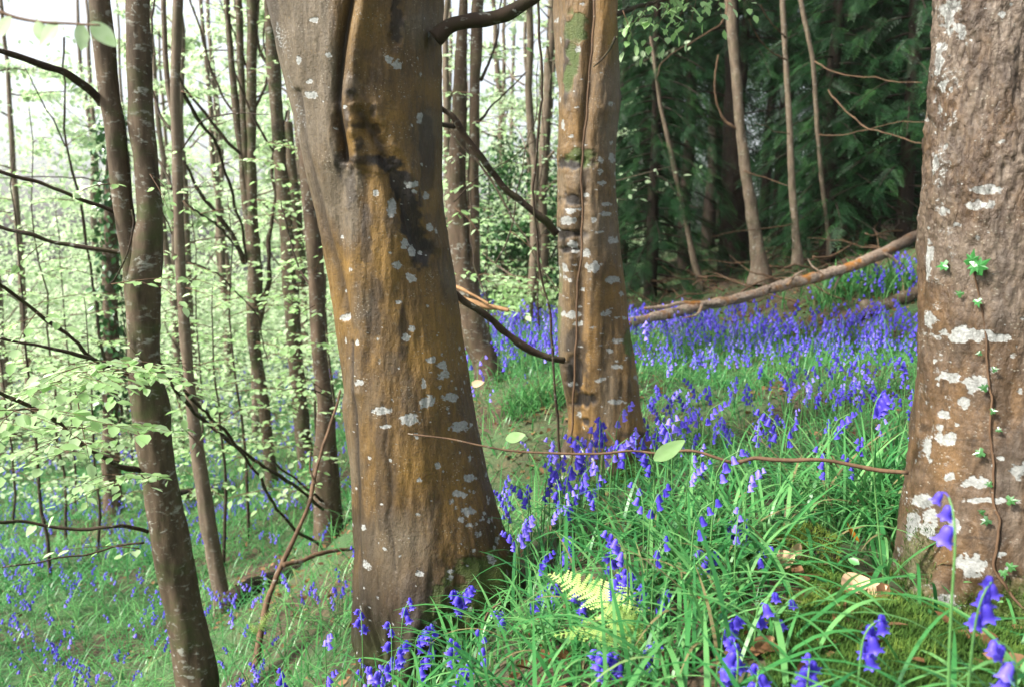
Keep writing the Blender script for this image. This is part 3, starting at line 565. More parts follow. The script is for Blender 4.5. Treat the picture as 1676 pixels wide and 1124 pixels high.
branches(t8, [([(530,820),(505,800),(470,775),(440,750)], .012, .007, 5.9, 5.4), ([(545,690),(535,650),(500,635),(462,640)], .006, .003, 5.9, 5.5), ([(512,470),(490,440),(470,380),(462,330)], .012, .005, 6, 6.2)],
    sp=[((520,770),(470,800),5.7,5.3),((530,745),(480,760),5.7,5.3),((520,790),(420,835),5.6,5.2),((540,690),(590,660),5.8,5.3),((530,640),(470,610),5.8,5.5),((515,500),(470,540),5.9,5.6),((512,450),(540,400),5.9,5.6),((540,760),(500,720),5.7,5.4),((520,560),(470,575),5.8,5.4)], leaf=.06)
t9 = pxtree('ivy_clad_tree', [[(150,176,188),(300,172,190),(450,168,194),(562,170,195),(700,168,195),(762,167,199),(848,167,206)]], 9.5, M['bark'], 'trunk wrapped in dark ivy behind the forked mossy tree', (187, 848))
lv = Leaves(); n = 900; yy = rng.uniform(190, 700, n); aa = rng.uniform(-math.pi, math.pi, n); rr = .10+.10*rng.random(n)*(.6+.4*np.sin(yy*.03))
c = PY(np.interp(yy, [150, 450, 848], [182, 181, 187]), yy, 9.5); nr = np.stack([np.sin(aa), -np.cos(aa), 0*aa], -1)
lv.add(c+nr*rr[:, None], nr*.4+rng.normal(0, .4, (n, 3))-UP*.6, nr+rng.normal(0, .4, (n, 3)), rng.uniform(.05, .10, n)); lv.build('ivy_leaves', M['ivy'], t9)
branches(t9, [([(190,700),(200,670),(180,610),(165,560),(150,450),(130,330),(108,240),(105,150),(104,60)], .02, .009, 9.2, 8), ([(108,240),(90,200),(60,150),(40,110)], .009, .004, 8, 7.6), ([(178,300),(140,292),(60,290),(0,290)], .010, .006, 9.5, 9)],
    sp=[((150,450),(80,440),8.6,8.2),((165,560),(80,560),8.8,8.2),((130,330),(60,330),8.4,8.),((108,240),(160,210),8,8),((105,150),(40,160),8,7.8),((170,560),(230,560),8.8,8.6),((150,480),(100,510),8.6,8.3)], leaf=.075)
t10 = pxtree('twin_stem_tree', [[(-200,758,768),(0,752,765),(150,740,763),(250,734,763),(350,731,766),(430,735,775),(480,740,786),(550,754,801),(600,775,820),(632,776,829)], [(-200,780,792),(0,772,791),(150,767,787),(300,766,785),(400,764,783),(460,764,786)]], 6, M['bark'], 'twin-stemmed mid-brown tree just behind the right edge of the ochre trunk', (802, 630), ns=40)
branches(t10, [([(785,130),(800,100),(815,60),(820,0)], .012, .006, 6, 6.2), ([(780,200),(800,180),(830,150),(860,120)], .010, .004, 6, 6.3), ([(742,210),(725,205),(712,200)], .02, .015, 5.9, 5.6), ([(735,215),(800,290),(850,370),(890,440),(915,480)], .009, .004, 5.9, 5.2), ([(745,330),(775,300),(820,270),(880,230)], .006, .003, 5.9, 5.6),
    ([(770,300),(772,380),(780,440),(800,520)], .006, .004, 5.7, 5.2), ([(812,430),(835,380),(850,300),(875,190),(880,100)], .006, .003, 5.4, 5.7)],
    sp=[((740,150),(790,160),5.8,5.6),((750,250),(720,290),5.8,5.5),((770,300),(735,320),5.8,5.6),((770,200),(820,210),5.8,5.6),((765,340),(810,350),5.8,5.6),((775,450),(830,465),5.6,5.2),((760,440),(740,470),5.6,5.3),((820,450),(880,465),5.4,5.1),((800,500),(860,520),5.3,5.),((745,340),(790,390),5.7,5.4),((835,380),(880,420),5.4,5.3),((800,90),(860,80),6,6.)], leaf=.06)
o = big_leaf('wood_chip', PY(770, 630, 5.4), (1, 0, .25), (0, -1, .4), .1, .05, M['leaf_tan'], None, rv=.9)
tag(o, 'pale split chip of wood at the foot of the twin-stemmed tree', 'wood chip')

def crown(root, x, y, z0, z1, rad, n, leaf=.075):
    """unseen leafy top above the picture, added to shade the bank to the right"""
    tw, lv = [], Leaves(); top = np.array([x, y, z0-.6])
    for k in range(16):
        az = k*2.4; e = np.array([x+math.cos(az)*rad*rng.uniform(.4, 1), y+math.sin(az)*rad*rng.uniform(.4, 1), rng.uniform(z0, z1)]); q = np.linspace(0, 1, 9)[:, None]; B = wob(top+(e-top)*q, .12, .9, k); tw.append((B, np.linspace(.035, .006, 9)))
        m = n//16; a = rng.uniform(.35, 1.15, m)[:, None]; lv.add(top+(e-top)*a+rng.normal(0, 1, (m, 3))*np.array([.42, .42, .16]), rng.normal(0, 1, (m, 3)), UP+rng.normal(0, .35, (m, 3)), leaf*rng.uniform(.6, 1.2, m))
    V_, Q_, T_ = tubes(tw, 5); mesh('limbs', V_, Q_, M['bark_limb'], root, T=T_); lv.build('crown', M['leaf'], root, .1)
for rt_, rad, n in ((t6, 2.2, 3200), (t7, 2.2, 3200), (t8, 1.9, 2600), (t10, 2., 2600), (t5, 1.6, 1600)):
    x, y, z = rt_.location; yt = {'slender_tree': 5.5, 'clustered_tree': 9, 'dark_tree': 9, 'rough_stem_tree': 6, 'twin_stem_tree': 6}[rt_.name]; crown(rt_, PY(838+(proj(np.array([x, y, z]))[0]-838)*1.1, 0, yt)[0], yt, yt*.27+1.4, yt*.27+4.6, rad, n)

# --- thin trunks before the dark conifers
def rt(name, stem, Y, bark, label, base, br=(), group='thin trunks before the conifers'):
    r = pxtree(name, stem, Y, bark, label, base, group); branches(r, br, M['bark_twig']); return r
rt('leaning_tree', [[(-200,1178,1196),(0,1186,1203),(100,1195,1211),(200,1203,1218),(300,1213,1232),(400,1227,1250),(437,1231,1258)]], 11, M['bark_pale'], 'thin pale trunk with a slight lean before the darkest conifer', (1245, 437),
   [([(1190,-10),(1186,28),(1165,50),(1128,72),(1095,92),(1080,108),(1074,128)], .012, .005, 10.8, 9.5), ([(1208,215),(1180,190),(1170,140),(1175,90)], .02, .01, 11, 11), ([(1216,280),(1250,290),(1280,300),(1302,305)], .01, .006, 10.9, 10.6)])
rt('bare_conifer', [[(-200,1186,1204),(0,1187,1208),(100,1187,1210),(250,1184,1216),(350,1181,1222),(445,1174,1234)]], 13, M['bark_dark'], 'thick near-black conifer trunk behind the leaning pale trunk', (1204, 446))
rt('pale_thin_tree', [[(-200,1268,1277),(0,1276,1285),(100,1281,1291),(200,1287,1297),(300,1290,1301),(405,1297,1311)]], 10.5, M['bark_pale'], 'thin wavy pale stem left of the hanging conifer boughs', (1304, 410),
   [([(1285,60),(1262,40),(1245,10)], .012, .006, 10.4, 10), ([(1287,100),(1262,85),(1240,60),(1225,30)], .010, .004, 10.4, 10), ([(1296,368),(1260,372),(1210,380),(1165,388)], .008, .004, 10.3, 9.6), ([(1292,220),(1265,212),(1235,200)], .008, .004, 10.4, 9.9)])
rt('straight_thin_tree', [[(-200,1294,1302),(0,1306,1314),(100,1327,1335),(200,1333,1341),(300,1341,1349),(392,1353,1360)]], 10.8, M['bark_pale'], 'thinnest pale stem among the hanging conifer boughs', (1357, 398),
   [([(1332,100),(1370,120),(1440,130),(1510,135)], .010, .005, 10.6, 9.6), ([(1355,148),(1385,185),(1420,208),(1455,220),(1515,238)], .010, .006, 10.2, 9), ([(1340,220),(1380,222),(1450,205),(1515,198)], .008, .004, 10.6, 9.4)])
rt('spotted_thin_tree', [[(60,1062,1068),(175,1078,1084),(240,1092,1100),(310,1107,1115),(415,1128,1138),(462,1140,1152)]], 12, M['bark_pale'], 'crooked pale-spotted thin stem just right of the pale-blotched tan trunk', (1146, 466))

# --- dark conifers
def sprig():
    V, Q = [], []
    def dia(p, d, L, w):
        s = np.array([-d[1], d[0], 0])*w; k = len(V); V.extend([p, p+d*L*.45+s, p+d*L, p+d*L*.45-s]); Q.append((k, k+1, k+2, k+3))
    for i in range(8):
        y = i/8; L = .34*(1-y*.6)
        for sg in (-1, 1):
            d = unit(np.array([sg*.85, .75, -.18])); dia(np.array([0, y, -.18*y*y]), d, L, .019)
    dia(np.array([0, .9, -.16]), np.array([0, 1., -.3]), .22, .02); dia(np.array([0, 0, 0.]), np.array([0, 1., -.16]), 1., .008)
    return np.array(V), np.array(Q)
SV, SQ = sprig()
class Sprigs:
    def __init__(s): s.a = [[], [], [], []]
    def add(s, p, d, u, z):
        for l, v in zip(s.a, (p, d, u, z)): l.append(v)
    def build(s, name, m, parent=None):
        p, d, u = (np.concatenate(x) for x in s.a[:3]); z = np.concatenate(s.a[3]); x, y, zz = frames(d, u); V, Q, _ = inst(SV, SQ, p, x, y, zz, z)
        return mesh(name, V, Q, m, parent, rnd=np.repeat(np.clip(rng.beta(2, 2.4, len(p)), 0, 1), len(SV)), smooth=False)
def conifer(px, py, Y, h, skirt, Lb, label, r=.13, nb=90, zs=.30, top=None):
    b = PY(px, py, Y); b[2] = th(b[0], b[1]); root = thing('conifer', tuple(b), label, 'conifer', 'dark conifers at the wood edge')
    n = 24; t = np.linspace(-.03, 1, n); P = wob(b+np.stack([0*t, 0*t, t*h], -1), .05, .6, int(px)); V_, Q_, T_ = tube(P, r*(1-.8*np.clip(t, 0, 1))+.01, 12); mesh('trunk', V_, Q_, M['bark_dark'], root, T=T_)
    tw, sg = [], Sprigs()
    for k in range(nb):
        f = k/nb; z = skirt+(h-skirt)*f**1.0; L = Lb*(1-f*.85)*rng.uniform(.7, 1.15); az = k*2.4+rng.uniform(-.3, .3); d = np.array([math.cos(az), math.sin(az), .1])
        q = np.linspace(0, 1, 8); p0 = b+np.array([0, 0, z]); B = p0+d*L*q[:, None]; B[:, 2] -= L*(.10*q+.42*q**2); tw.append((B, np.linspace(.018, .004, 8)))
        m = int(L*22)+5; a = rng.uniform(.22, 1, m); pos = p0+d*L*a[:, None]; pos[:, 2] -= L*(.10*a+.42*a**2); pos += rng.normal(0, .04, (m, 3))
        s = np.where(rng.random(m) < .5, 1, -1)[:, None]*np.cross(d, UP); dd = d*rng.uniform(.3, 1, (m, 1))+s*rng.uniform(.1, 1., (m, 1))-UP*rng.uniform(.2, .9, (m, 1))
        sg.add(pos, dd, UP+rng.normal(0, .3, (m, 3)), zs*rng.uniform(.7, 1.25, m))
    if skirt > .6:
        for k in range(12):
            z = rng.uniform(.3, skirt); az = rng.uniform(0, 6.28); d = np.array([math.cos(az), math.sin(az), rng.uniform(-.3, .25)]); L = rng.uniform(.4, 1.3)
            B = wob(b+np.array([0, 0, z])+d*L*np.linspace(0, 1, 7)[:, None], .05, 2., k); tw.append((B, np.linspace(.012, .003, 7)))
    V_, Q_, T_ = tubes(tw, 5); mesh('limbs', V_, Q_, M['bark_dark'], root, T=T_); sg.build('foliage', M['conif'], root)
for a in ((1065,455,12.6,6.5,.15,1.5,'dark conifer with boughs down to the ground, just right of the pale-blotched tan trunk',.10,130),
          (1120,445,15,9,2.6,1.8,'dark conifer standing behind the crooked pale-spotted stem',.12,110),
          (1204,446,14.2,9,3.6,1.9,'tall dark conifer directly behind the near-black trunk',.10,100),
          (1352,402,11.4,7,.25,1.35,'dark conifer with low feathery boughs right behind the fallen log',.11,140),
          (1425,392,12.2,8,.9,1.7,'dark conifer with drooping boughs up the bank from the fallen log',.12,130),
          (1475,390,11.0,8,.7,1.5,'dark conifer hard against the left edge of the rough trunk',.10,120),
          (1275,420,16,10,4.2,2.0,'bare-legged conifer deep in the dark wood between the thin pale stems',.15,100),
          (1160,425,19,10,4.,2.2,'far conifer seen in the gap left of the near-black trunk',.16,100),
          (1015,450,16,8,.2,2.0,'conifer half hidden behind the pale-blotched tan trunk',.13,120),
          (1390,385,16,10,1.5,2.2,'tall conifer behind the feathery boughs, deep in the wood',.16,100),
          (1545,385,13,9,.8,2.,'conifer mostly hidden by the rough trunk',.14,90),
          (1060,435,21,11,1.5,2.4,'far tall conifer above the low boughs by the pale-blotched tan trunk',.17,100)):
    conifer(*a)
sg = Sprigs(); n = 14000; x = rng.uniform(1.5, 26, n); y = rng.uniform(19, 30, n); z = th(x, y)+rng.uniform(0, 1, n)**1.2*11; k = (x/y > .10+.05*vn(np.stack([z*.5, y*.2, z*0], -1), 5)) & ((z-th(x, y) > 3.5) | (np.abs(x/y-.29) > .09) | (y > 25))
sg.add(np.stack([x, y, z], -1)[k], rng.normal(0, 1, (k.sum(), 3))-UP*.6, UP+rng.normal(0, .4, (k.sum(), 3)), rng.uniform(.5, 1.1, k.sum()))
n = 9000; y = rng.uniform(31, 46, n); x = y*rng.uniform(.08, .95, n); sg.add(np.stack([x, y, th(x, y)+rng.random(n)*15], -1), rng.normal(0, 1, (n, 3))*np.array([1, .3, 1])-UP*.6, UP+rng.normal(0, .6, (n, 3)), rng.uniform(.9, 1.9, n))
sg.build('conifer_wood', M['conif']).__setitem__('kind', 'stuff')
tw = []
for k in range(46):
    x, y = rng.uniform(2.5, 22), rng.uniform(17, 29)
    b = np.array([x, y, th(x, y)-.1]); tw.append((wob(b+UP*np.linspace(0, 11, 14)[:, None], .1, .4, k), np.linspace(rng.uniform(.1, .2), .05, 14)))
V_, Q_, T_ = tubes(tw, 9); mesh('conifer_wood_trunks', V_, Q_, M['bark_dark'], T=T_).__setitem__('kind', 'stuff')
# dark bushes in the gap left of the second trunk
def bush(name, px, py, Y, rad, hh, n, leafs, m, label, cat='bush', group=None):
    b = PY(px, py, Y); b[2] = th(b[0], b[1]); root = thing(name, tuple(b), label, cat, group); tw = []
    for k in range(14):
        az = k*2.4; d = np.array([math.cos(az)*.6, math.sin(az)*.6, 1.]); q = np.linspace(0, 1, 7)[:, None]; tw.append((wob(b-UP*.05+d*hh*.8*q*rng.uniform(.6, 1), .05, 2, k), np.linspace(.02, .004, 7)))
    V_, Q_, T_ = tubes(tw, 5); mesh('stems', V_, Q_, M['bark_dark'], root, T=T_)
    cl = rng.normal(0, 1, (26, 3))*np.array([rad*.5, rad*.5, hh*.25])+np.array([0, 0, hh*.5]); i = rng.integers(0, 26, n); p = b+cl[i]+rng.normal(0, .13*rad, (n, 3)); p[:, 2] = np.maximum(p[:, 2], b[2]+.03)
    lv = Leaves(); lv.add(p, rng.normal(0, 1, (n, 3))-UP*.5, UP+rng.normal(0, .5, (n, 3)), leafs*rng.uniform(.6, 1.2, n)); lv.build('leaves', m, root)
bush('holly_bush', 855, 500, 15.5, 1.3, 2.3, 3600, .10, M['ivy'], 'dark evergreen bush at the far edge of the bluebells between the two middle trunks')
bush('holly_bush', 905, 495, 16.5, 1.3, 3.2, 3600, .10, M['ivy'], 'tall dark evergreen bush half behind the pale-blotched tan trunk')
bush('holly_bush', 790, 490, 19, 1.2, 1.8, 2500, .11, M['ivy'], 'low dark evergreen bush beyond the twin-stemmed tree')
bush('beech_shrub', 860, 505, 13, .8, .9, 700, .09, M['leaf'], 'bright young green shrub before the dark evergreen bushes')
# --- fallen wood
def fallen(name, parts, m, label, cat, group=None, n=9):
    p0 = PY(*parts[0][0][0], parts[0][3]); r_ = thing(name, tuple(p0), label, cat, group)
    for k, (pts, r0, r1, y0, y1) in enumerate(parts):
        P, r = limb(pts, y0, r0, r1, 150 if r0 > .035 else 50, .008, y1, s=k+int(pts[0][0])); V_, Q_, T_ = tube(P, np.linspace(r0, r1, len(r)) if r0 > .035 else r, 20 if r0 > .035 else n)
        if r0 > .035: V_[:3000] = V_[:3000]+(V_[:3000]-np.repeat(P, 20, 0))*(.16*fbm(V_[:3000]*np.array([7, 7, 7]), 4, k+3)+.12*fbm(V_[:3000]*24, 3, k+4))[:, None]
        mesh('trunk' if k == 0 and r0 > .035 else 'branch', V_, Q_, m, r_, T=T_)
    return r_
fallen('fallen_log', [([(1025,528),(1075,518),(1130,505),(1185,494),(1230,482),(1300,463),(1360,447),(1420,426),(1480,396),(1530,372)], .040, .064, 7.0, 9.0), ([(1180,497),(1120,497),(1085,503),(1055,504)], .024, .014, 7.5, 7.3), ([(1230,483),(1200,490),(1185,500)], .02, .008, 7.8, 7.6), ([(1390,437),(1370,462),(1366,480)], .02, .008, 8.4, 8.3), ([(1290,466),(1300,450),(1318,440)], .016, .006, 8.0, 8.), ([(1150,500),(1140,515),(1118,522)], .018, .006, 7.4, 7.2), ([(1440,415),(1462,424),(1480,440)], .02, .008, 8.6, 8.5), ([(1350,449),(1330,436),(1322,424)], .012, .004, 8.2, 8.3)],
    M['log'], 'long fallen log with peeling orange bark, lying up the bank', 'log')
fallen('broken_branch', [([(738,478),(760,492),(785,500),(812,505),(832,510)], .030, .012, 4.6, 4.5), ([(745,470),(770,482),(800,498)], .010, .006, 4.6, 4.5)], M['wood'], 'broken rusty-brown branch end jutting out behind the ochre trunk', 'branch')
fallen('leaning_branch', [([(408,1135),(420,1085),(425,1040),(437,990),(452,945),(470,905),(490,862),(506,825),(516,785),(524,750),(540,700),(556,640)], .020, .007, 3.7, 4.6), ([(466,922),(495,915),(520,906),(550,900),(578,896)], .013, .011, 4., 4.3), ([(516,790),(508,770),(510,740)], .008, .004, 4.3, 4.3)],
    M['bark_twig'], 'long crooked peeling branch leaning up in front of the short bent trunk', 'branch')
fallen('fallen_branch', [([(-30,975),(20,968),(70,962),(110,965),(140,960)], .035, .018, 6.2, 6.8)], M['bark_limb'], 'fallen branch lying in the bluebells at the left edge', 'branch')
fallen('rotten_log', [([(372,988),(395,972),(425,955),(460,945),(500,930)], .075, .055, 5.4, 5.9)], M['bark_dark'], 'dark rotten log lying at the foot of the slender pale trunk', 'log')
fallen('rotten_branch', [([(285,812),(310,806),(350,803),(400,808)], .07, .04, 9.5, 10)], M['bark_dark'], 'dark rotten branch on the slope behind the slender pale trunk', 'branch')
fallen('rotten_branch', [([(1375,528),(1420,510),(1460,495),(1520,470)], .07, .06, 8.0, 8.2)], M['bark'], 'dark mossy branch half buried in the flower bank left of the rough trunk', 'branch')
tw = []
for k in range(110):
    px, py, y = rng.uniform(1000, 1500), 0, rng.uniform(8.6, 13.5); b = PY(px, 470, y); b[2] = th(b[0], y)+rng.uniform(.02, .3); a = rng.uniform(0, 3.1); L = rng.uniform(.3, 1.2)
    d = np.array([math.cos(a), math.sin(a)*.6, rng.uniform(-.1, .45)]); tw.append((wob(b+d*L*np.linspace(-.3, .7, 9)[:, None], .07, 2.5, k), np.linspace(rng.uniform(.008, .02), .003, 9)))
V_, Q_, T_ = tubes(tw, 6); mesh('brushwood', V_, Q_, M['bark_twig'], T=T_).__setitem__('kind', 'stuff')

# --- the pale wood down the left slope: every trunk its own tree
def bgtree(x, y, h, r, label, group, leafs=.075, nl=12, lean=(0, 0), bark=None, low=.05, npl=140):
    b = np.array([x, y, float(th(x, y))]); root = thing('woodland_tree', tuple(b), label, 'tree', group); t = np.linspace(-.02, 1, 20)
    P = wob(b+np.stack([lean[0]*t*h, lean[1]*t*h, t*h], -1), .10, .5, int(rng.integers(9999))); V_, Q_, T_ = tube(P, r*(1-.75*np.clip(t, 0, 1))*(1+.5*np.exp(-np.clip(t, 0, 1)*30)), 10); mesh('trunk', V_, Q_, bark or M['bark_pale'], root, T=T_)
    tw, lv = [], Leaves()
    for k in range(nl):
        f = low+(.98-low)*(k+rng.random())/nl; p0 = P[int(f*19)]; az = rng.uniform(0, 6.28); L = h*rng.uniform(.12, .26)*(1.1-f*.6); d = np.array([math.cos(az), math.sin(az), rng.uniform(.1, .9)])
        q = np.linspace(0, 1, 8)[:, None]; B = wob(p0+d*L*q, .10, 1.2, k+int(x*9)); tw.append((B, np.linspace(r*.22, .004, 8)))
        for j in range(4):
            p1 = B[int(rng.integers(3, 8))]; az2 = az+rng.uniform(-1.3, 1.3); l = L*rng.uniform(.25, .6); d2 = np.array([math.cos(az2), math.sin(az2), rng.uniform(-.15, .35)])
            tw.append((p1+d2*l*np.linspace(0, 1, 5)[:, None], np.linspace(r*.10+.003, .003, 5)))
            m = npl//4; a = rng.uniform(.1, 1.1, m); pp = p1+d2*l*a[:, None]+rng.normal(0, 1, (m, 3))*np.array([.16, .16, .05])*L*.6
            lv.add(pp, d2+rng.normal(0, .8, (m, 3)), UP+rng.normal(0, .4, (m, 3)), leafs*rng.uniform(.6, 1.3, m))
    V_, Q_, T_ = tubes(tw, 4); mesh('limbs', V_, Q_, M['bark_pale'], root, T=T_); lv.build('leaves', M['leaf_far'], root, .1)
used = []
def zone(n, x0, x1, y0, y1, lab, grp, **k):
    c = 0
    for _ in range(n*30):
        px = rng.uniform(x0, x1); y = y0*(y1/y0)**rng.random(); p = PY(px, 600, y)
        if any((p[0]-a)**2+(y-b)**2 < 1.2 for a, b in used): continue
        used.append((p[0], y)); bgtree(p[0], y, rng.uniform(8, 13), rng.uniform(.06, .13), lab, grp, leafs=.055+.0032*y, lean=(rng.normal(0, .03), rng.normal(0, .02)), **k); c += 1
        if c == n: break
zone(5, -250, 560, 10.5, 16, 'slender leafy tree on the mid slope beyond the forked mossy tree', 'slender trees on the mid slope')
zone(17, -400, 620, 16, 30, 'slender pale trunk in the bright leafy wood far down the left slope', 'trees of the far left wood', npl=280)
zone(9, 720, 930, 12, 30, 'slender leafy tree beyond the gap between the two middle trunks', 'trees beyond the middle gap', npl=90)
lv = Leaves(); n = 52000; y = rng.uniform(30, 62, n); px = rng.uniform(-500, 930, n); x = (px-838)/F*y*1.02; f = rng.random(n)**1.6; z = th(x, y)+f*15
k = vn(np.stack([x*.25, y*.15, z*.35], -1), 9)+.35*vn(np.stack([x*.9, y*.5, z*.9], -1), 10) > -.90+1.25*f
lv.add(np.stack([x, y, z], -1)[k], rng.normal(0, 1, (k.sum(), 3)), UP+rng.normal(0, .6, (k.sum(), 3)), rng.uniform(.15, .36, k.sum())); lv.build('distant_woodland', M['leaf_far'], None, .1).__setitem__('kind', 'stuff')
tw = []
for k in range(26):
    y = rng.uniform(30, 60); x = (rng.uniform(-450, 900)-838)/F*y; b = np.array([x, y, th(x, y)-.2]); tw.append((wob(b+UP*np.linspace(0, 15, 12)[:, None], .2, .3, k), np.linspace(rng.uniform(.1, .2), .05, 12)))
V_, Q_, T_ = tubes(tw, 7); mesh('distant_trunks', V_, Q_, M['bark_pale'], T=T_).__setitem__('kind', 'stuff')
lv = Leaves(); n = 40000; y = 11*(32/11)**rng.random(n); px = rng.uniform(-350, 640, n); x = (px-838)/F*y; z = th(x, y)+.1+rng.random(n)**1.7*2.4; k = n2(x, y, .5, 15)+.3*vn(np.stack([x*2, y*2, z*2], -1), 3) > .08
lv.add(np.stack([x, y, z], -1)[k], rng.normal(0, 1, (k.sum(), 3))*np.array([1, 1, .4]), UP+rng.normal(0, .4, (k.sum(), 3)), (.05+.003*y[k])*rng.uniform(.7, 1.3, k.sum())); lv.build('undergrowth', M['leaf_far'], None, .1).__setitem__('kind', 'stuff')
# saplings with tiers of bright leaves
def sapling(px, y, h, label, n=14, leaf=.068, L=1.0):
    p = PY(px, 700, y); b = np.array([p[0], y, float(th(p[0], y))]); root = thing('beech_sapling', tuple(b), label, 'sapling', 'beech saplings on the left slope')
    P = wob(b+UP*(h*np.linspace(-.03, 1, 16)[:, None]), .06, 1., int(px)+5); V_, Q_, T_ = tube(P, np.linspace(.016, .004, 16), 6); mesh('stem', V_, Q_, M['bark_limb'], root, T=T_)
    for k in range(n):
        tw, lv = [], Leaves(); i = int(4+11*k/n); az = k*2.4+rng.uniform(-.4, .4); l = L*rng.uniform(.6, 1.1)*(1.15-k/n*.6); spray(P[i], P[i]+np.array([math.cos(az)*l, math.sin(az)*l, rng.uniform(-.12, .15)*l]), tw, lv, leaf, .08, .09, .45, .004)
        V_, Q_, T_ = tubes(tw, 4); f = mesh('twig', V_, Q_, M['bark_twig'], root, T=T_); lv.build('leaves', M['leaf'], f, .12)
for a in ((60,6.5,3.6,'leafy beech sapling at the left edge below the long limbs'),(120,10.5,4.2,'beech sapling left of the ivy-wrapped trunk'),(250,8.5,3.6,'beech sapling between the forked mossy tree and the slender pale trunk'),(335,9.5,4.,'beech sapling right behind the slender pale trunk'),(390,7.2,3.2,'beech sapling in front of the clustered thin stems'),
          (480,11.5,4.6,'beech sapling beside the dark mossy trunk'),(10,9.5,4.4,'tall beech sapling at the left edge, farther down the slope'),(545,8.5,3.8,'beech sapling between the dark mossy and the ochre trunk'),(150,7.5,2.6,'low beech sapling left of the forked mossy tree'),(800,10.5,2.6,'beech sapling in the gap right of the ochre trunk'),(885,9.5,2.8,'beech sapling just left of the pale-blotched tan trunk'),(760,8.8,3.4,'beech sapling behind the twin-stemmed tree'),(90,8.2,4.6,'tall beech sapling with dense leaf tiers behind the long pale limb at the left'),(215,11.5,5.,'tall beech sapling far behind the forked mossy tree'),(300,12.5,5.,'tall beech sapling far behind the slender pale trunk'),(430,13.5,5.5,'tall beech sapling far behind the clustered thin stems'),(520,7.4,3.4,'beech sapling crowding the left edge of the ochre trunk'),(-40,12.5,5.5,'tall beech sapling half outside the left edge'),(360,6.6,2.4,'low beech sapling between the slender pale trunk and the leaning crooked branch')):
    sapling(*a)
# twig of soft young leaves hanging in close at the top left
bough = thing('hanging_bough', tuple(PY(-60, -20, 1.15)), 'close soft-focus twig of pale young leaves at the top left corner', 'bough')
P, r = limb([(-80,-30),(0,20),(60,35),(120,38),(165,40)], 1.15, .003, .0015, 20, .003, 1.1); V_, Q_, T_ = tube(P, r, 5); mesh('twig', V_, Q_, M['bark_twig'], bough, T=T_)
for q, d, L in (((150,38),(.7,.1,-.75),.042),((135,40),(-.2,.2,-.9),.034),((95,37),(-.5,-.1,-.7),.040),((60,36),(.2,.3,-.8),.032),((20,30),(-.6,0,-.6),.04)):
    big_leaf('leaf', PY(*q, 1.12), d, (.1, -.8, .6), L, L*.62, M['leaf'], bough, rv=.9)

# ------------------------------------------------------------------ ground cover
def blades(b, az, L, w, phi, bend, ns=5):
    n = len(b); P = [b]; d = []
    for k in range(ns):
        a = phi+bend*(k+.5)/ns; v = np.stack([np.cos(az)*np.sin(a), np.sin(az)*np.sin(a), np.cos(a)], -1); d.append(v); P.append(P[-1]+v*(L/ns)[:, None])
    P = np.stack(P, 1); s = np.stack([-np.sin(az), np.cos(az), 0*az], -1)[:, None]; t = np.linspace(0, 1, ns+1)
    ww = (.55+1.2*t-1.72*t**2.2)[None, :, None]*w[:, None, None]*.5; ww = np.maximum(ww, .0003)
    V = np.stack([P-s*ww, P+s*ww], 2).reshape(n, -1, 3); k = np.arange(ns)*2; q = np.stack([k, k+1, k+3, k+2], -1)
    return V.reshape(-1, 3), (q[None]+(np.arange(n)*(2*(ns+1)))[:, None, None]).reshape(-1, 4), 2*(ns+1)
def area(n, y0, y1, pad=.10):
    y = np.sqrt(rng.uniform(y0*y0, y1*y1, n)); x = y*rng.uniform(-.66-pad, .66+pad, n); return x, y
TR = [(root1, .25), (root2, .19), (root3, .19)]
def free(x, y):
    k = np.ones(len(x), bool)
    for r_, rad in TR: k &= np.hypot(x-r_.location[0], y-r_.location[1]) > rad
    return k
def bare(x, y):
    """where leaf litter shows through: round the trunk feet, along the little path, under the conifers"""
    m = sst(.5, 1., n2(x, y, .9, 41)+.25*n2(x, y, 4, 42))*np.where(x < -.5, .45, 1.)
    for (px, py, Y, rad) in ((640, 1060, 2.5, .35), (880, 700, 4.2, .28), (850, 760, 3.5, .22), (540, 900, 5.5, .9), (450, 950, 5.0, .6), (1290, 960, 1.8, .22), (1430, 970, 1.8, .2), (1230, 1060, 1.4, .15), (1570, 1060, 1.5, .28), (1290, 905, 1.8, .17), (1300, 960, 1.7, .17), (1400, 960, 1.7, .16), (1330, 1020, 1.5, .15), (1290, 1070, 1.4, .13), (1420, 1040, 1.5, .16), (975, 1000, 1.6, .14), (960, 1060, 1.5, .10), (1450, 1060, 1.5, .16)):
        c = GP(px, py); m = np.maximum(m, .85*np.exp(-((x-c[0])**2+(y-c[1])**2)/rad**2))
    px, py = proj(np.stack([x, y, th(x, y)], -1)); e = np.interp(px, [820, 1040, 1250, 1400, 1500], [524, 530, 536, 548, 556])+8*n2(x, y, 1.2, 44); m = np.maximum(m, sst(5, -6, py-e)*(px > 800)*(y > 5)); return np.clip(m, 0, 1)
VV, QQ, RR, off = [], [], [], 0
def addb(b, az, L, w, phi, bend, ns, r):
    global off
    V, Q, k = blades(b, az, L, w, phi, bend, ns); VV.append(V); QQ.append(Q+off); RR.append(np.repeat(r, k)); off += len(V)
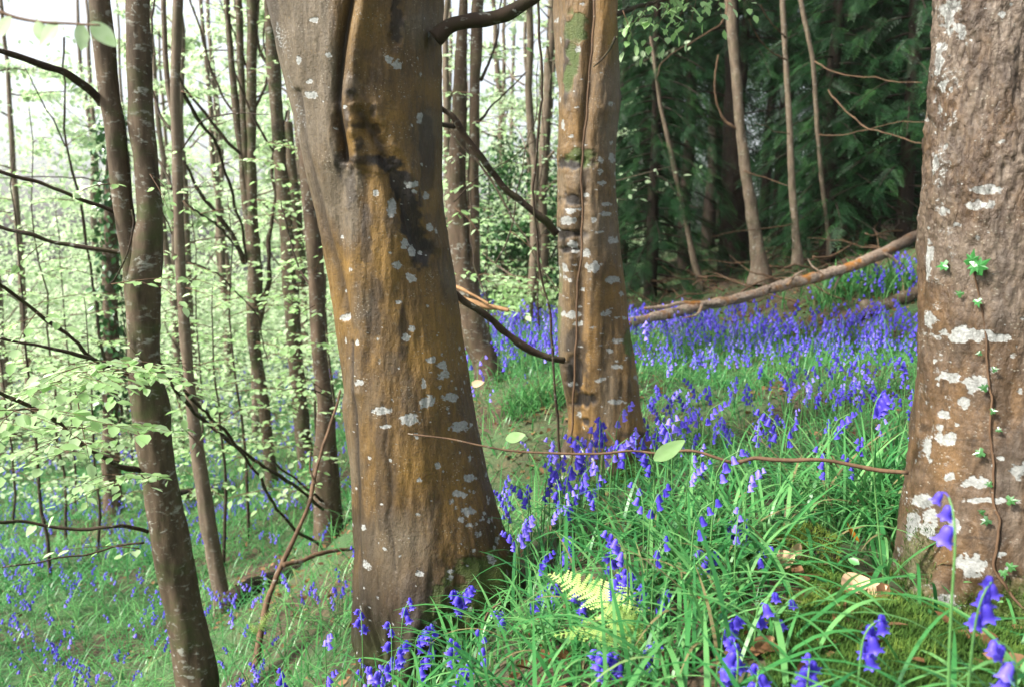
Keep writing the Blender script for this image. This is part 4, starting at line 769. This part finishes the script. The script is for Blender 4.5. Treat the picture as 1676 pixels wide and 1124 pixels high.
for (y0, y1, dens, wid, Lm, ns) in ((.75, 2.5, 380, .0112, .29, 8), (2.5, 6, 560, .0075, .26, 6), (6, 14, 400, .012, .28, 4), (14, 42, 34, .030, .34, 3)):
    n = int(dens*.76*(y1*y1-y0*y0)); x, y = area(n, y0, y1); k = free(x, y) & (rng.random(n) > bare(x, y)*.93); x, y = x[k], y[k]; n = len(x)
    cl = .5+.5*n2(x, y, 2.2, 21); b = np.stack([x, y, th(x, y)-.01], -1)
    addb(b, rng.uniform(0, 6.283, n), Lm*rng.uniform(.5, 1.25, n), wid*rng.uniform(.6, 1.3, n), rng.uniform(.1, .9, n), rng.uniform(.8, 2.3, n), ns, np.clip(.15+.12*(y0 > 2)+.55*cl+rng.normal(0, .16, n), 0, .96))
for (px, py, Y, n, L, w, rad) in ((1420,870,2.25,150,.38,.010,.18),(1340,830,2.5,120,.34,.010,.2),(1440,800,2.6,110,.34,.010,.2),(860,670,4.9,170,.30,.008,.16),(900,665,4.9,120,.28,.008,.14),(1120,940,1.85,110,.30,.010,.16),(1050,880,2.2,110,.3,.010,.2),(1200,900,2.0,110,.32,.010,.16),(1100,1090,1.45,90,.26,.009,.14),
     (960,1080,1.6,90,.26,.009,.14),(1180,1000,1.65,60,.28,.011,.14),(900,1040,1.85,80,.25,.008,.14),(770,1085,2.15,60,.25,.008,.16),(1360,490,8.4,160,.5,.02,.5),(1420,480,8.6,160,.5,.02,.5),(1470,470,8.8,140,.5,.02,.4),(1470,860,2.0,60,.34,.010,.1)):
    c = GP(px, py); x = c[0]+rng.normal(0, rad*.5, n); y = c[1]+rng.normal(0, rad*.5, n); k = free(x, y); x, y = x[k], y[k]; n = len(x)
    addb(np.stack([x, y, th(x, y)-.01], -1), rng.uniform(0, 6.283, n), L*rng.uniform(.6, 1.2, n), w*rng.uniform(.7, 1.25, n), rng.uniform(.1, .6, n), rng.uniform(.7, 2.1, n), 9, np.clip(rng.normal(.62, .2, n), 0, 1))
# the few big strap leaves arching over the moss in front
for (px, py, Y, az, L, w, ph, bd, rv) in ((1335,1090,1.30,.25,.22,.013,.15,1.9,.8),(1455,1020,1.45,3.0,.13,.013,.1,2.9,.9),(1440,985,1.55,2.9,.30,.011,.5,1.5,.85),(1360,1010,1.5,3.2,.27,.011,.6,1.3,.8),(1205,1120,1.3,1.9,.34,.012,.3,.5,.3),(1330,920,1.75,3.1,.16,.012,.4,1.9,.95),(1370,940,1.75,3.4,.15,.011,.2,2.2,.9),(1250,1060,1.4,.5,.2,.010,.3,1.6,.7),(1425,905,1.9,2.6,.3,.010,.4,1.4,.9),(1300,1120,1.25,2.7,.28,.012,.5,1.2,.6),(1490,1110,1.3,2.9,.14,.008,.7,.8,.5),(1475,705,3.,2.9,.3,.009,.15,.5,.9)):
    c = PY(px, py, Y); c[2] = th(c[0], c[1])-.01
    addb(c[None], np.array([az]), np.array([L]), np.array([w]), np.array([ph]), np.array([bd]), 14, np.array([rv]))
mesh('grass', np.vstack(VV), np.vstack(QQ), M['grass'], rnd=np.concatenate(RR)).__setitem__('kind', 'stuff')
# low green leaves between the blades (ground ivy, young herbs)
lv = Leaves(); n = 9000; x, y = area(n, .9, 9); k = free(x, y) & (n2(x, y, 1.6, 61) > .05) & (bare(x, y) < .7); x, y = x[k], y[k]; n = len(x)
lv.add(np.stack([x, y, th(x, y)+rng.uniform(.01, .10, n)], -1), rng.normal(0, 1, (n, 3))*np.array([1, 1, .3]), UP+rng.normal(0, .3, (n, 3)), rng.uniform(.012, .032, n)); lv.build('ground_cover', M['grass']).__setitem__('kind', 'stuff')
# leaf litter
lv = Leaves(); n = 26000; y = np.concatenate([np.sqrt(rng.uniform(.8, 36, n//3)), rng.uniform(6, 15, n-n//3)]); x = y*rng.uniform(-.75, .75, n); k = free(x, y) & (rng.random(n) < (.10+bare(x, y))*np.where(x < -.6, .45, 1.)); x, y = x[k], y[k]; n = len(x)
lv.add(np.stack([x, y, th(x, y)+rng.uniform(.004, .03, n)], -1), rng.normal(0, 1, (n, 3))*np.array([1, 1, .25]), UP+rng.normal(0, .45, (n, 3)), rng.uniform(.02, .055, n)); lv.build('leaf_litter', M['leaf_dead']).__setitem__('kind', 'stuff')
# moss: on the rough trunk's foot, on the ground before it, on the hump
i = rng.choice(len(moss_base), 26000, p=moss_w/moss_w.sum()); p1 = moss_base[i]+rng.normal(0, .003, (26000, 3))
x = rng.uniform(.35, 1.45, 110000); y = rng.uniform(1.0, 2.0, 110000); c0 = GP(1290, 925); c1 = GP(1430, 1060); c2 = GP(1320, 1030); c4 = GP(1590, 1060)
k = (np.minimum(np.hypot(x-c4[0], y-c4[1])/.30, np.minimum(np.minimum(np.hypot(x-c0[0], y-c0[1])/.15, np.hypot(x-c1[0], y-c1[1])/.24), np.hypot(x-c2[0], y-c2[1])/.13))+.35*n2(x, y, 6, 71) < 1) & (np.hypot(x-root3.location[0], y-1.8) > .16)
p2 = np.stack([x, y, th(x, y)+.012*n2(x, y, 22, 72)+.008], -1)[k]; print('moss', len(p2))
c3 = np.array([root2.location[0], 3.6]); a = rng.uniform(-2.6, .2, 9000); rr = .19+.16*rng.random(9000)**1.5; x = c3[0]+np.cos(a)*rr*.9; y = c3[1]+np.sin(a)*rr; p3 = np.stack([x, y, th(x, y)+np.maximum(0, .10-(rr-.19)*.9)*rng.random(9000)], -1)
def fuzz(p, L, w, r):
    n = len(p); return blades(p, rng.uniform(0, 6.28, n), L*rng.uniform(.5, 1.3, n), w*np.ones(n), rng.uniform(0, 1.3, n), rng.uniform(0, .9, n), 2)+(np.repeat(np.clip(r, 0, 1), 6),)
parts = [fuzz(p1, .016, .0022, rng.normal(.35, .2, len(p1))), fuzz(p2, .020, .0026, .38+.35*fbm(p2*12, 3, 77)+rng.normal(0, .12, len(p2))), fuzz(p3, .022, .004, rng.normal(.3, .2, len(p3)))]
o1 = np.cumsum([0]+[len(q[0]) for q in parts]); mesh('moss', np.vstack([q[0] for q in parts]), np.vstack([q[1]+o1[i] for i, q in enumerate(parts)]), M['moss'], rnd=np.concatenate([q[3] for q in parts])).__setitem__('kind', 'stuff')
# the mossy hump with dry leaves below it
c = GP(1292, 912); hump = thing('mossy_hump', tuple(c), 'hump overgrown with yellow-green moss above the curled tan leaves', 'stone')
a = np.linspace(0, 2*math.pi, 60, endpoint=False); e = np.linspace(-.5, 1.5707, 30); EE, AA = np.meshgrid(e, a, indexing='ij')
D = np.stack([np.cos(EE)*np.cos(AA), np.cos(EE)*np.sin(AA), np.sin(EE)], -1); rad = 1+.22*fbm(D*2.2, 4, 88)
HV = c+D*rad[..., None]*np.array([.115, .10, .055]); HV[..., 2] += (HV[..., 0]-c[0])*.28; mesh('stone', HV, gridq(30, 60, True), M['bark_dark'], hump)
fz = HV.reshape(-1, 3)[rng.integers(0, 1800, 9000)]+rng.normal(0, .004, (9000, 3)); V_, Q_, _, r_ = fuzz(fz, .014, .0022, rng.normal(.85, .15, 9000)); mesh('moss', V_, Q_, M['moss'], hump, rnd=r_).__setitem__('kind', 'stuff')

# ------------------------------------------------------------------ fern and dead leaves
def frond(p0, p1, up, W, parent, droop=.12):
    V, Q = [], []; p0, p1 = np.asarray(p0), np.asarray(p1); L = np.linalg.norm(p1-p0); d = (p1-p0)/L; s = unit(np.cross(d, up)); u = np.cross(s, d); n = 19
    def strip(a, b, w):
        k = len(V); t = unit(np.cross(b-a, u))*w; V.extend([a-t, a+t, b+t*.3, b-t*.3]); Q.append((k, k+1, k+2, k+3))
    pt = lambda f: p0+d*L*f+u*L*droop*math.sin(f*math.pi)
    for i in range(n):
        f = i/n; strip(pt(f), pt(f+1/n), .0014)
        w = W*math.sin(math.pi*min(1, .25+f*.75))**.9*(1-f*.35)
        for sg in (-1, 1):
            wj = w*rng.uniform(.78, 1.08); a = pt(f+.02+rng.uniform(-.008, .008)); e = a+unit(s*sg+d*rng.uniform(.25, .65))*wj+u*wj*rng.uniform(-.42, .12); strip(a, e, .0011)
            m = max(3, int(w/.0055))
            for j in range(m):
                g = (j+.5)/m; b = a+(e-a)*g; lw = w*.17*(1-g*.75)+.0012
                for s2 in (-1, 1):
                    q = unit(d*s2+(e-a)/np.linalg.norm(e-a)*.4); k = len(V); x = (e-a)/m*.46; V.extend([b-x, b+x, b+q*lw+x*.5, b+q*lw-x*.4]); Q.append((k, k+1, k+2, k+3))
    V = np.array(V); return mesh('frond', V, Q, M['fern'], parent, rnd=np.clip(.55+.35*fbm(V*25, 2), 0, 1), smooth=False)
fern = thing('fern', tuple(PY(1050, 1060, 1.55)), 'pale yellow-green young fern among the strap leaves between the trunks', 'fern')
frond(PY(1040,1022,1.55), PY(896,938,1.72), (.2,-.75,.6), .052, fern); frond(PY(1055,1045,1.52), PY(905,1040,1.50), (.0,-.35,.9), .046, fern); frond(PY(1045,1040,1.56), PY(1010,935,1.80), (.1,-.8,.6), .040, fern); frond(PY(1052,1050,1.54), PY(985,985,1.56), (.1,-.8,.6), .042, fern)
fern = thing('fern', tuple(PY(435, 1010, 3.3)), 'small pale unrolling fern beside the long crooked branch', 'fern')
frond(PY(425,1030,3.5), PY(455,985,3.4), (.2,-.8,.5), .03, fern); frond(PY(420,1035,3.5), PY(400,1010,3.4), (.2,-.8,.5), .02, fern)
for gi, (px, py, Y, d, up, L, W, mm, lab) in enumerate(((1400,918,1.70,(-.45,.2,.75),(.7,-.65,.1),.056,.022,'leaf_orange','upright orange-brown dead leaf caught in the strap leaves left of the rough trunk'),
      (1262,938,1.80,(.9,.1,.35),(-.2,-.6,.7),.06,.05,'leaf_tan','pinkish tan curled dead leaf under the mossy hump'),(1292,930,1.81,(.35,.1,.75),(.3,-.8,.3),.05,.036,'leaf_tan','pale curled dead leaf standing under the mossy hump'),
      (1375,975,1.66,(.9,.2,.1),(.05,-.6,.8),.066,.05,'leaf_tan','large pale tan dead leaf lying at the foot of the rough trunk'),(1420,985,1.64,(.8,-.1,.35),(-.2,-.6,.7),.04,.03,'leaf_tan','small pale tan dead leaf nearest the foot of the rough trunk'),
      (812,1068,1.95,(.25,.1,-.9),(-.5,-.8,.2),.085,.03,'leaf_dead','crumpled brown dead leaf hanging at the foot of the ochre trunk'),(842,1100,1.9,(.8,.1,-.3),(0,-.6,.7),.07,.03,'leaf_dead','brown dead leaf lying low below the crumpled one by the ochre trunk'),
      (1235,1085,1.38,(.7,.5,.2),(0,-.6,.8),.05,.035,'leaf_dead','brown dead leaf among the bluebells at the bottom edge'))):
    tag(big_leaf('dead_leaf', PY(px, py, Y) if gi in (5,) else GP(px, py, .05 if gi == 0 else .018), d, up, L, W, M[mm], None, .5, .35, .7), lab, 'leaf', 'dead leaves lying on the ground')
P, r = limb([(778,1080),(786,1040),(798,1005),(820,985)], 1.95, .004, .003, 20, .006); V_, Q_, T_ = tube(P, r, 6); tag(mesh('dead_twig', V_, Q_, M['bark_twig'], T=T_), 'reddish dead twig curving up at the right foot of the ochre trunk', 'twig')
P, r = limb([(1180,1075),(1240,1050),(1290,1025),(1330,1012)], 1.5, .003, .002, 20, .006); V_, Q_, T_ = tube(P, r, 6); tag(mesh('dead_twig', V_, Q_, M['bark_twig'], T=T_), 'thin brown dead twig lying on the moss in the right foreground', 'twig')

# ------------------------------------------------------------------ bluebells
def bell(L, w, seg, prof, lod):
    m = len(prof); V = np.zeros((m, seg, 3)); a = np.arange(seg)*2*math.pi/seg
    for i, (tt, rr) in enumerate(prof):
        r_ = np.full(seg, rr*w); z = np.full(seg, -tt*L)
        if i == m-1 and lod == 0: tip = np.arange(seg) % 2 == 0; r_ = np.where(tip, r_*1.25, r_*.72); z = np.where(tip, z*.97, z*.90)
        V[i] = np.stack([np.cos(a)*r_, np.sin(a)*r_, z], -1)
    return V.reshape(-1, 3), gridq(m, seg, True)
PROF = {0: [(0,.16),(.10,.5),(.35,.66),(.65,.70),(.86,.80),(1,1.15)], 1: [(0,.2),(.25,.62),(.75,.7),(1,1.15)], 2: [(0,.25),(.5,.75),(1,1.15)]}
def bb_geom(h, nb, lod, g, arch=.09, bl=.021):
    """a bluebell: stalk nodding to +x, bells hung along the nodding side"""
    h = h*g.uniform(.96, 1.04); seg = {0: 12, 1: 6, 2: 4}[lod]; n = {0: 16, 1: 9, 2: 5}[lod]; t = np.linspace(0, 1, n); top = np.clip((t-.68)/.32, 0, 1)
    S_ = np.stack([.04*h*t+arch*h*3.2*top**2*.55, .02*h*np.sin(t*3), h*(t-.10*top**2.4)], -1); st = tube(S_, np.linspace(.0026, .0012, n)*(1 if lod < 2 else 1.3), {0: 7, 1: 4, 2: 3}[lod], False)
    out = []
    for k in range(nb):
        f = 1-min(.42, {0: .075, 1: .085, 2: .10}[lod]/h)*k/max(1, nb-1); i = f*(n-1); i0 = min(int(i), n-2); p = S_[i0]+(S_[i0+1]-S_[i0])*(i-i0); sd = (-1 if k % 2 else 1)*g.uniform(.1, .9)
        o = unit(np.array([1., sd*.9, .25])); j = p+o*.010+np.array([0, 0, .002]); ax_ = unit(np.array([.35*o[0], .45*o[1], -1+g.uniform(-.1, .15)])); s = (.72+.28*min(1, k/2))*g.uniform(.88, 1.1)
        V, Q = bell(bl*s, .0095*s*bl/.021, seg, PROF[lod], lod); x = unit(np.cross([0., 1, .01], -ax_)); y = np.cross(-ax_, x); V = j+V[:, 0:1]*x+V[:, 1:2]*y-V[:, 2:3]*ax_
        pd = tube(np.array([p, (p+j)/2+[0, 0, .003], j]), .0009, 4, False) if lod == 0 else None; out.append((V, Q, j, pd))
    return st, out
def two(name, VA, QA, VB, QB, ra, rb, parent=None, loc=None):
    o = mesh(name, np.vstack([VA, VB]), np.vstack([QA, QB+len(VA)]), M['bell'], parent, rnd=np.concatenate([ra, rb]), loc=loc)
    o.data.materials.append(M['stem']); o.data.polygons.foreach_set('material_index', np.repeat([0, 1], [len(QA), len(QB)]).astype(np.int32)); return o
def jn(l):
    o_ = np.cumsum([0]+[len(a[0]) for a in l]); return np.vstack([a[0] for a in l]), np.vstack([a[1]+o_[i] for i, a in enumerate(l)])
grng = np.random.default_rng(5); nbb = 0
def detailed(px, py, Y, nb, az, label, group=None, h=None, rot=None, bl=.024, base=None):
    """one near bluebell, its topmost flowers at pixel (px,py), standing on the ground; every flower is a part"""
    global nbb
    H = PY(px, py, Y); b = H.copy() if base is None else PY(*base, Y); b[2] = th(b[0], b[1])-.01; hh = np.clip((H[2]-b[2])/.97, .10, .5)
    root = thing('bluebell', tuple(b), label, 'bluebell', group); ca, sa = math.cos(az), math.sin(az); Rm = np.array([[ca, -sa, 0], [sa, ca, 0], [0, 0, 1]])
    lean = np.array([H[0]-b[0], 0, 0]); st, bs = bb_geom(hh, nb, 0, grng, .013/hh, bl)
    def W(V): V = V@Rm.T; return b+V+lean*(np.clip(V[:, 2:3]/hh, 0, 1))
    s = mesh('stem', W(st[0]), st[1], M['stem'], root, rnd=np.full(len(st[0]), .5))
    rv = grng.uniform(.1, .6)
    for V, Q, j, pd in bs:
        z = np.linspace(0, 1, 6).repeat(12); mesh('flower', W(V), Q, M['bell'], root, rnd=np.clip(rv+.38*(z-.35)**2+grng.normal(0, .08), 0, 1)); mesh('flower_stalk', W(pd[0]), pd[1], M['bell'], s, rnd=np.full(len(pd[0]), .4))
    n = 3; V, Q, k = blades(np.repeat(b[None], n, 0), grng.uniform(0, 6.28, n), hh*grng.uniform(.6, .95, n), np.full(n, .008), grng.uniform(.2, .6, n), grng.uniform(.8, 1.6, n), 8)
    mesh('leaves', V, Q, M['grass'], root, rnd=np.full(len(V), grng.uniform(.3, .9))); nbb += 1
FG = 'bluebells in the right foreground'; OT = 'bluebells at the foot of the ochre trunk'; LF = 'bluebells around the fern'
for a in ((1590,806,.98,3,1.7,'tall bluebell with two tight deep violet flowers before the rough trunk',None),(1604,950,1.0,5,.6,'bluebell with drooping violet flowers and an upcurved bud, right of the tallest one',None),(1674,1030,1.0,4,3.1,'bluebell cut off by the right edge at the bottom',FG),
     (1412,1002,1.1,6,.2,'bluebell with a long hanging chain of lilac flowers over the moss',None),(1325,1098,1.12,5,1.2,'bluebell rising from the bottom edge left of the hanging chain of lilac flowers',None),(1238,968,1.35,3,.1,'bluebell with dark small flowers left of the pale tan dead leaf',None),(1268,995,1.36,2,.3,'small dark bluebell with one open flower over the leaf litter',None),
     (1212,1060,1.2,5,1.6,'pale lilac bluebell with wide open flowers at the bottom edge',None),(1183,1010,1.35,6,.4,'bluebell with bright nodding flowers above the pale lilac one',None),(1172,1066,1.25,5,-.6,'bluebell low at the bottom edge, left of the pale lilac one',None),(1240,1112,1.12,4,1.2,'bluebell whose pale flowers just reach the bottom edge',None),
     (1022,1058,1.42,6,3.4,'full bluebell in the strap leaves below the fern',LF),(1000,1070,1.40,6,2.4,'full bluebell in the strap leaves below the fern',LF),(1048,1072,1.42,4,.3,'full bluebell in the strap leaves below the fern',LF),(1072,985,1.62,6,.4,'bluebell with dark flowers at the tip of the fern',None),(1030,935,1.68,7,1.5,'pale bluebell standing just above the fern',LF),(1040,965,1.64,5,.9,'bluebell standing just above the fern',LF),(988,935,1.70,5,.4,'bluebell standing just above the fern',LF),(968,962,1.66,5,3.2,'bluebell standing just above the fern',LF),
     (1002,888,1.85,5,1.5,'upright bluebell with closely stacked dark flowers above the fern',None),(1184,880,1.95,6,.2,'bluebell with lilac flowers left of the mossy hump',FG),(1208,890,1.93,4,.5,'bluebell with lilac flowers left of the mossy hump',FG),(1150,945,1.75,5,.3,'bluebell with flowers over the leaf litter left of the mossy hump',FG),(1165,955,1.72,4,2.2,'bluebell with flowers over the leaf litter left of the mossy hump',FG),(1232,925,1.72,3,-.5,'bluebell beside the curled tan leaves',FG),
     (1412,598,1.75,7,.2,'tall bluebell leaning left against the purple field, left of the rough trunk',None,None,None,.026,(1462,760)),
     (745,955,2.05,7,.2,'bluebell with a wide bunch of flowers against the ochre trunk',OT),(765,952,2.05,6,3.1,'bluebell with a wide bunch of flowers against the ochre trunk',OT),(655,975,2.05,4,1.,'bluebell against the foot of the ochre trunk',OT),(645,1020,2.,3,2.,'bluebell against the foot of the ochre trunk',OT),(674,1022,2.,6,.2,'bluebell against the foot of the ochre trunk',OT),(706,1022,2.,4,1.6,'bluebell against the foot of the ochre trunk',OT),
     (640,1042,1.95,5,.5,'bluebell against the foot of the ochre trunk',OT),(678,1068,1.9,5,.1,'bluebell against the foot of the ochre trunk',OT),(745,1050,1.9,5,1.8,'bluebell against the foot of the ochre trunk',OT),(748,1104,1.75,7,.8,'bluebell against the foot of the ochre trunk',OT),(598,995,2.1,4,2.1,'bluebell at the left foot of the ochre trunk',OT),(605,1088,2.1,4,.7,'bluebell at the left foot of the ochre trunk',OT),(622,1075,2.05,5,.7,'bluebell at the left foot of the ochre trunk',OT),
     (862,975,1.95,7,.3,'bluebell at the right foot of the ochre trunk',OT),(880,955,2.0,5,.3,'bluebell at the right foot of the ochre trunk',OT),(832,1000,1.95,4,3.,'bluebell at the right foot of the ochre trunk',OT),(905,1000,1.9,5,1.1,'bluebell at the right foot of the ochre trunk',OT),(915,910,2.2,6,.4,'bluebell at the right foot of the ochre trunk',OT),(945,895,2.25,6,2.8,'bluebell at the right foot of the ochre trunk',OT)):
    detailed(*a)
# the rest: sampled over the slope, the largest in view as things, the others one mass
def var(lod, k, hs=.30):
    g = np.random.default_rng(50+k+lod*10); st, bs = bb_geom(hs*g.uniform(.85, 1.15), {1: 6, 2: 5}[lod]-k % 3, lod, g, .07, .019 if lod == 1 else .023); return (st[0], st[1]), jn([(b[0], b[1]) for b in bs])
VAR = {1: [var(1, k) for k in range(6)], 2: [var(2, k) for k in range(6)]}
allp = []
for (y0, y1, dens, sc) in ((1.5, 2.6, 34, .95), (2.6, 6, 56, .80), (6, 12, 52, .82), (12, 26, 11, 1.5)):
    n = int(dens*.76*(y1*y1-y0*y0)); x, y = area(n, y0, y1); px, py = proj(np.stack([x, y, th(x, y)], -1)); m = .34+.65*n2(x, y, 1.1, 51)+.35*n2(x, y, 3.2, 52)
    m = m+np.where(px > 780, .38+.25*sst(5, 9, y), 0)-np.where(px > 820, 4., 1.3)*bare(x, y-.0)+np.where((px > 930) & (y > 2.6) & (y < 3.5), .25, 0)+np.where((px < 560) & (y < 12), .26, 0)
    k = free(x, y) & (rng.random(n) < np.clip(m, 0, 1)) & ~((px > 1180) & (y < 2.0)); allp.append(np.stack([x[k], y[k], sc*rng.uniform(.75, 1.2, k.sum())], -1))
bp = np.vstack(allp)
extra_ = []
for (px, py, Y, n, rad) in ((1120,830,3.0,22,.24),(1000,870,2.8,18,.2),(1290,720,4.2,34,.4),(1400,585,7.8,70,.5),(1465,580,7.6,60,.4),(870,620,6.,40,.4),(545,640,13,80,.6),(1060,750,3.9,12,.12),(930,930,0,12,.14),(880,905,0,10,.12),(1100,990,0,7,.12),(700,1090,0,8,.14),(1070,565,10,110,.7),(1220,572,9.6,120,.7),(880,553,11,110,.8),(1450,490,9.2,26,.35),(1500,470,9.4,20,.3)):
    c = GP(px, py); extra_.append(np.stack([c[0]+rng.normal(0, rad, n), c[1]+rng.normal(0, rad, n), rng.uniform(.8, 1.2, n)*(1.+.04*Y)], -1))
bp = np.vstack([bp]+extra_[:15]); px, py = proj(np.stack([bp[:, 0], bp[:, 1], th(bp[:, 0], bp[:, 1])], -1)); e = np.interp(px, [820, 1040, 1250, 1400, 1500], [532, 545, 552, 562, 570])+7*n2(bp[:, 0], bp[:, 1], 1.2, 44)
bp = bp[~((px > 800) & (bp[:, 1] > 5) & (py < e))]; bp = np.vstack([bp]+extra_[15:]); k = free(bp[:, 0], bp[:, 1]); bp = bp[k]; bz = th(bp[:, 0], bp[:, 1])-.01
px, py = proj(np.stack([bp[:, 0], bp[:, 1], bz+.2], -1)); inv = (px > 10) & (px < 1490) & (py < 1150) & (py > 0)
order = np.argsort(np.where(inv, bp[:, 1], 1e9)); NI = 300-nbb; ind = order[:NI]; rest = order[NI:]; print('bluebells', len(bp), 'detailed', nbb, 'last single at', bp[ind[-1], 1])
REG = ((lambda a, b: a < 420, 'bluebell on the lower slope left of the leaning crooked branch', 'bluebells on the lower left slope'), (lambda a, b: a < 700, 'bluebell in the hollow left of the ochre trunk', 'bluebells left of the ochre trunk'),
       (lambda a, b: a < 925, 'bluebell between the ochre trunk and the pale-blotched tan trunk', 'bluebells between the two middle trunks'), (lambda a, b: a < 1090, 'bluebell around the mossy foot of the pale-blotched tan trunk', 'bluebells at the pale-blotched tan trunk'), (lambda a, b: b > 790, 'bluebell in the thick strap leaves below the long bare twig', 'bluebells below the long bare twig'), (lambda a, b: True, 'bluebell in the open field between the pale-blotched tan trunk and the rough trunk', 'bluebells in the open field'))
cache = {}
for i in ind:
    v = int(rng.integers(6)); lab, grp = next((l, g) for f, l, g in REG if f(px[i], py[i])); root = thing('bluebell', (bp[i, 0], bp[i, 1], bz[i]), lab, 'bluebell', grp); root.rotation_euler = (0, 0, rng.uniform(0, 6.28)); root.scale = (bp[i, 2],)*3
    q = (v, int(rng.integers(4)))
    if q not in cache:
        (sv, sq), (bv, bq) = VAR[1][v]; rv = [.1, .35, .6, .85][q[1]]
        s_ = mesh('stem', sv, sq, M['stem'], None, rnd=np.full(len(sv), .5)); f_ = mesh('flower_head', bv, bq, M['bell'], None, rnd=np.clip(rv+.15*fbm(bv*60, 2, v), 0, 1)); s_.parent = root; f_.parent = root; cache[q] = (s_, f_)
    else:
        for o in cache[q]: clone(o, root)
VA, QA, RA, VB, QB, RB, na, nb_ = [], [], [], [], [], [], 0, 0
for lod, sel in ((1, rest[bp[rest, 1] < 4.5]), (2, rest[bp[rest, 1] >= 4.5])):
    vi = rng.integers(0, 6, len(sel))
    for v in range(6):
        s = sel[vi == v]; m = len(s)
        if not m: continue
        a = rng.uniform(0, 6.28, m); X = np.stack([np.cos(a), np.sin(a), 0*a], -1); Y_ = np.stack([-np.sin(a), np.cos(a), 0*a], -1); Z = np.repeat(UP[None], m, 0); pos = np.stack([bp[s, 0], bp[s, 1], bz[s]], -1); (sv, sq), (bv, bq) = VAR[lod][v]
        V, Q, _ = inst(bv, bq, pos, X, Y_, Z, bp[s, 2]); VA.append(V); QA.append(Q+na); na += len(V); RA.append(np.repeat(np.clip(rng.beta(2, 2.2, m)+.18*n2(bp[s, 0], bp[s, 1], .8, 58), 0, 1), len(bv)))
        V, Q, _ = inst(sv, sq, pos, X, Y_, Z, bp[s, 2]); VB.append(V); QB.append(Q+nb_); nb_ += len(V); RB.append(np.repeat(rng.random(m), len(sv)))
two('bluebell_carpet', np.vstack(VA), np.vstack(QA), np.vstack(VB), np.vstack(QB), np.concatenate(RA), np.concatenate(RB)).__setitem__('kind', 'stuff')
c = PY(1420, 520, 8.2); c[2] = th(c[0], c[1]); D2 = D*(1+.25*fbm(D*1.7, 3, 98))[..., None]
tag(mesh('stone', c+D2*np.array([.10, .08, .09]), gridq(30, 60, True), M['bark_pale'], None), 'pale stone among the purple flowers under the far bank', 'stone')

# ------------------------------------------------------------------ light, air, camera
HAZE = .0004
W = bpy.data.worlds.new('World'); S.world = W; W.use_nodes = True; nt = W.node_tree; nt.nodes.clear(); N = NT(nt)
SAZ, SEL = -112., 46.
sky = N.n('ShaderNodeTexSky', _sky_type='NISHITA', _sun_disc=False, _sun_elevation=R(SEL), _sun_rotation=R(SAZ), _air_density=1., _dust_density=4., _ozone_density=1.)
hs = N.n('ShaderNodeHueSaturation', Saturation=.35, Color=sky.outputs[0]); bg = N.n('ShaderNodeBackground', Color=hs.outputs[0], Strength=.11); nt.links.new(bg.outputs[0], N.n('ShaderNodeOutputWorld').inputs[0])
sun = bpy.data.lights.new('sun', 'SUN'); sun.energy = 4.0; sun.angle = R(9); sun.color = (1., .95, .86); so = bpy.data.objects.new('sun', sun); COL.objects.link(so); so.location = (-20, -8, 25)
from mathutils import Vector
dirv = Vector((math.sin(R(SAZ))*math.cos(R(SEL)), math.cos(R(SAZ))*math.cos(R(SEL)), math.sin(R(SEL)))); so.rotation_euler = dirv.to_track_quat('Z', 'Y').to_euler()
hz, ht = mat('haze'); N = NT(ht); pv = N.n('ShaderNodeVolumePrincipled', Color=(.95, .98, .93, 1), Density=HAZE, Anisotropy=.2); ht.links.new(pv.outputs[0], N.n('ShaderNodeOutputMaterial').inputs['Volume'])
zmin = float(th(GX, GY).min())-1; zmax = max((o.matrix_world @ Vector(c))[2] for o in COL.objects if o.type == 'MESH' for c in (o.bound_box[1], o.bound_box[6]))+8
hb = np.array([(x, y, z) for z in (zmin, zmax) for y in (-42, 132) for x in (-112, 112)], float)
if HAZE: mesh('haze', hb, [(0,2,3,1),(4,5,7,6),(0,1,5,4),(1,3,7,5),(3,2,6,7),(2,0,4,6)], hz, smooth=False).__setitem__('kind', 'stuff')
cam = bpy.data.cameras.new('camera'); cam.lens = 28; cam.sensor_width = 36; cam.clip_start = .05; cam.clip_end = 600; cam.dof.use_dof = True; cam.dof.focus_distance = 2.2; cam.dof.aperture_fstop = 4.
co = bpy.data.objects.new('camera', cam); COL.objects.link(co); co.rotation_euler = (R(90)-PITCH, 0, 0); S.camera = co
S.view_settings.view_transform = 'Standard'; S.view_settings.look = 'None'; S.view_settings.gamma = 1.; S.view_settings.exposure = 1.68
S.cycles.use_denoising = True; S.cycles.max_bounces = 8; S.cycles.diffuse_bounces = 4; S.cycles.transmission_bounces = 6; S.cycles.sample_clamp_indirect = 6.
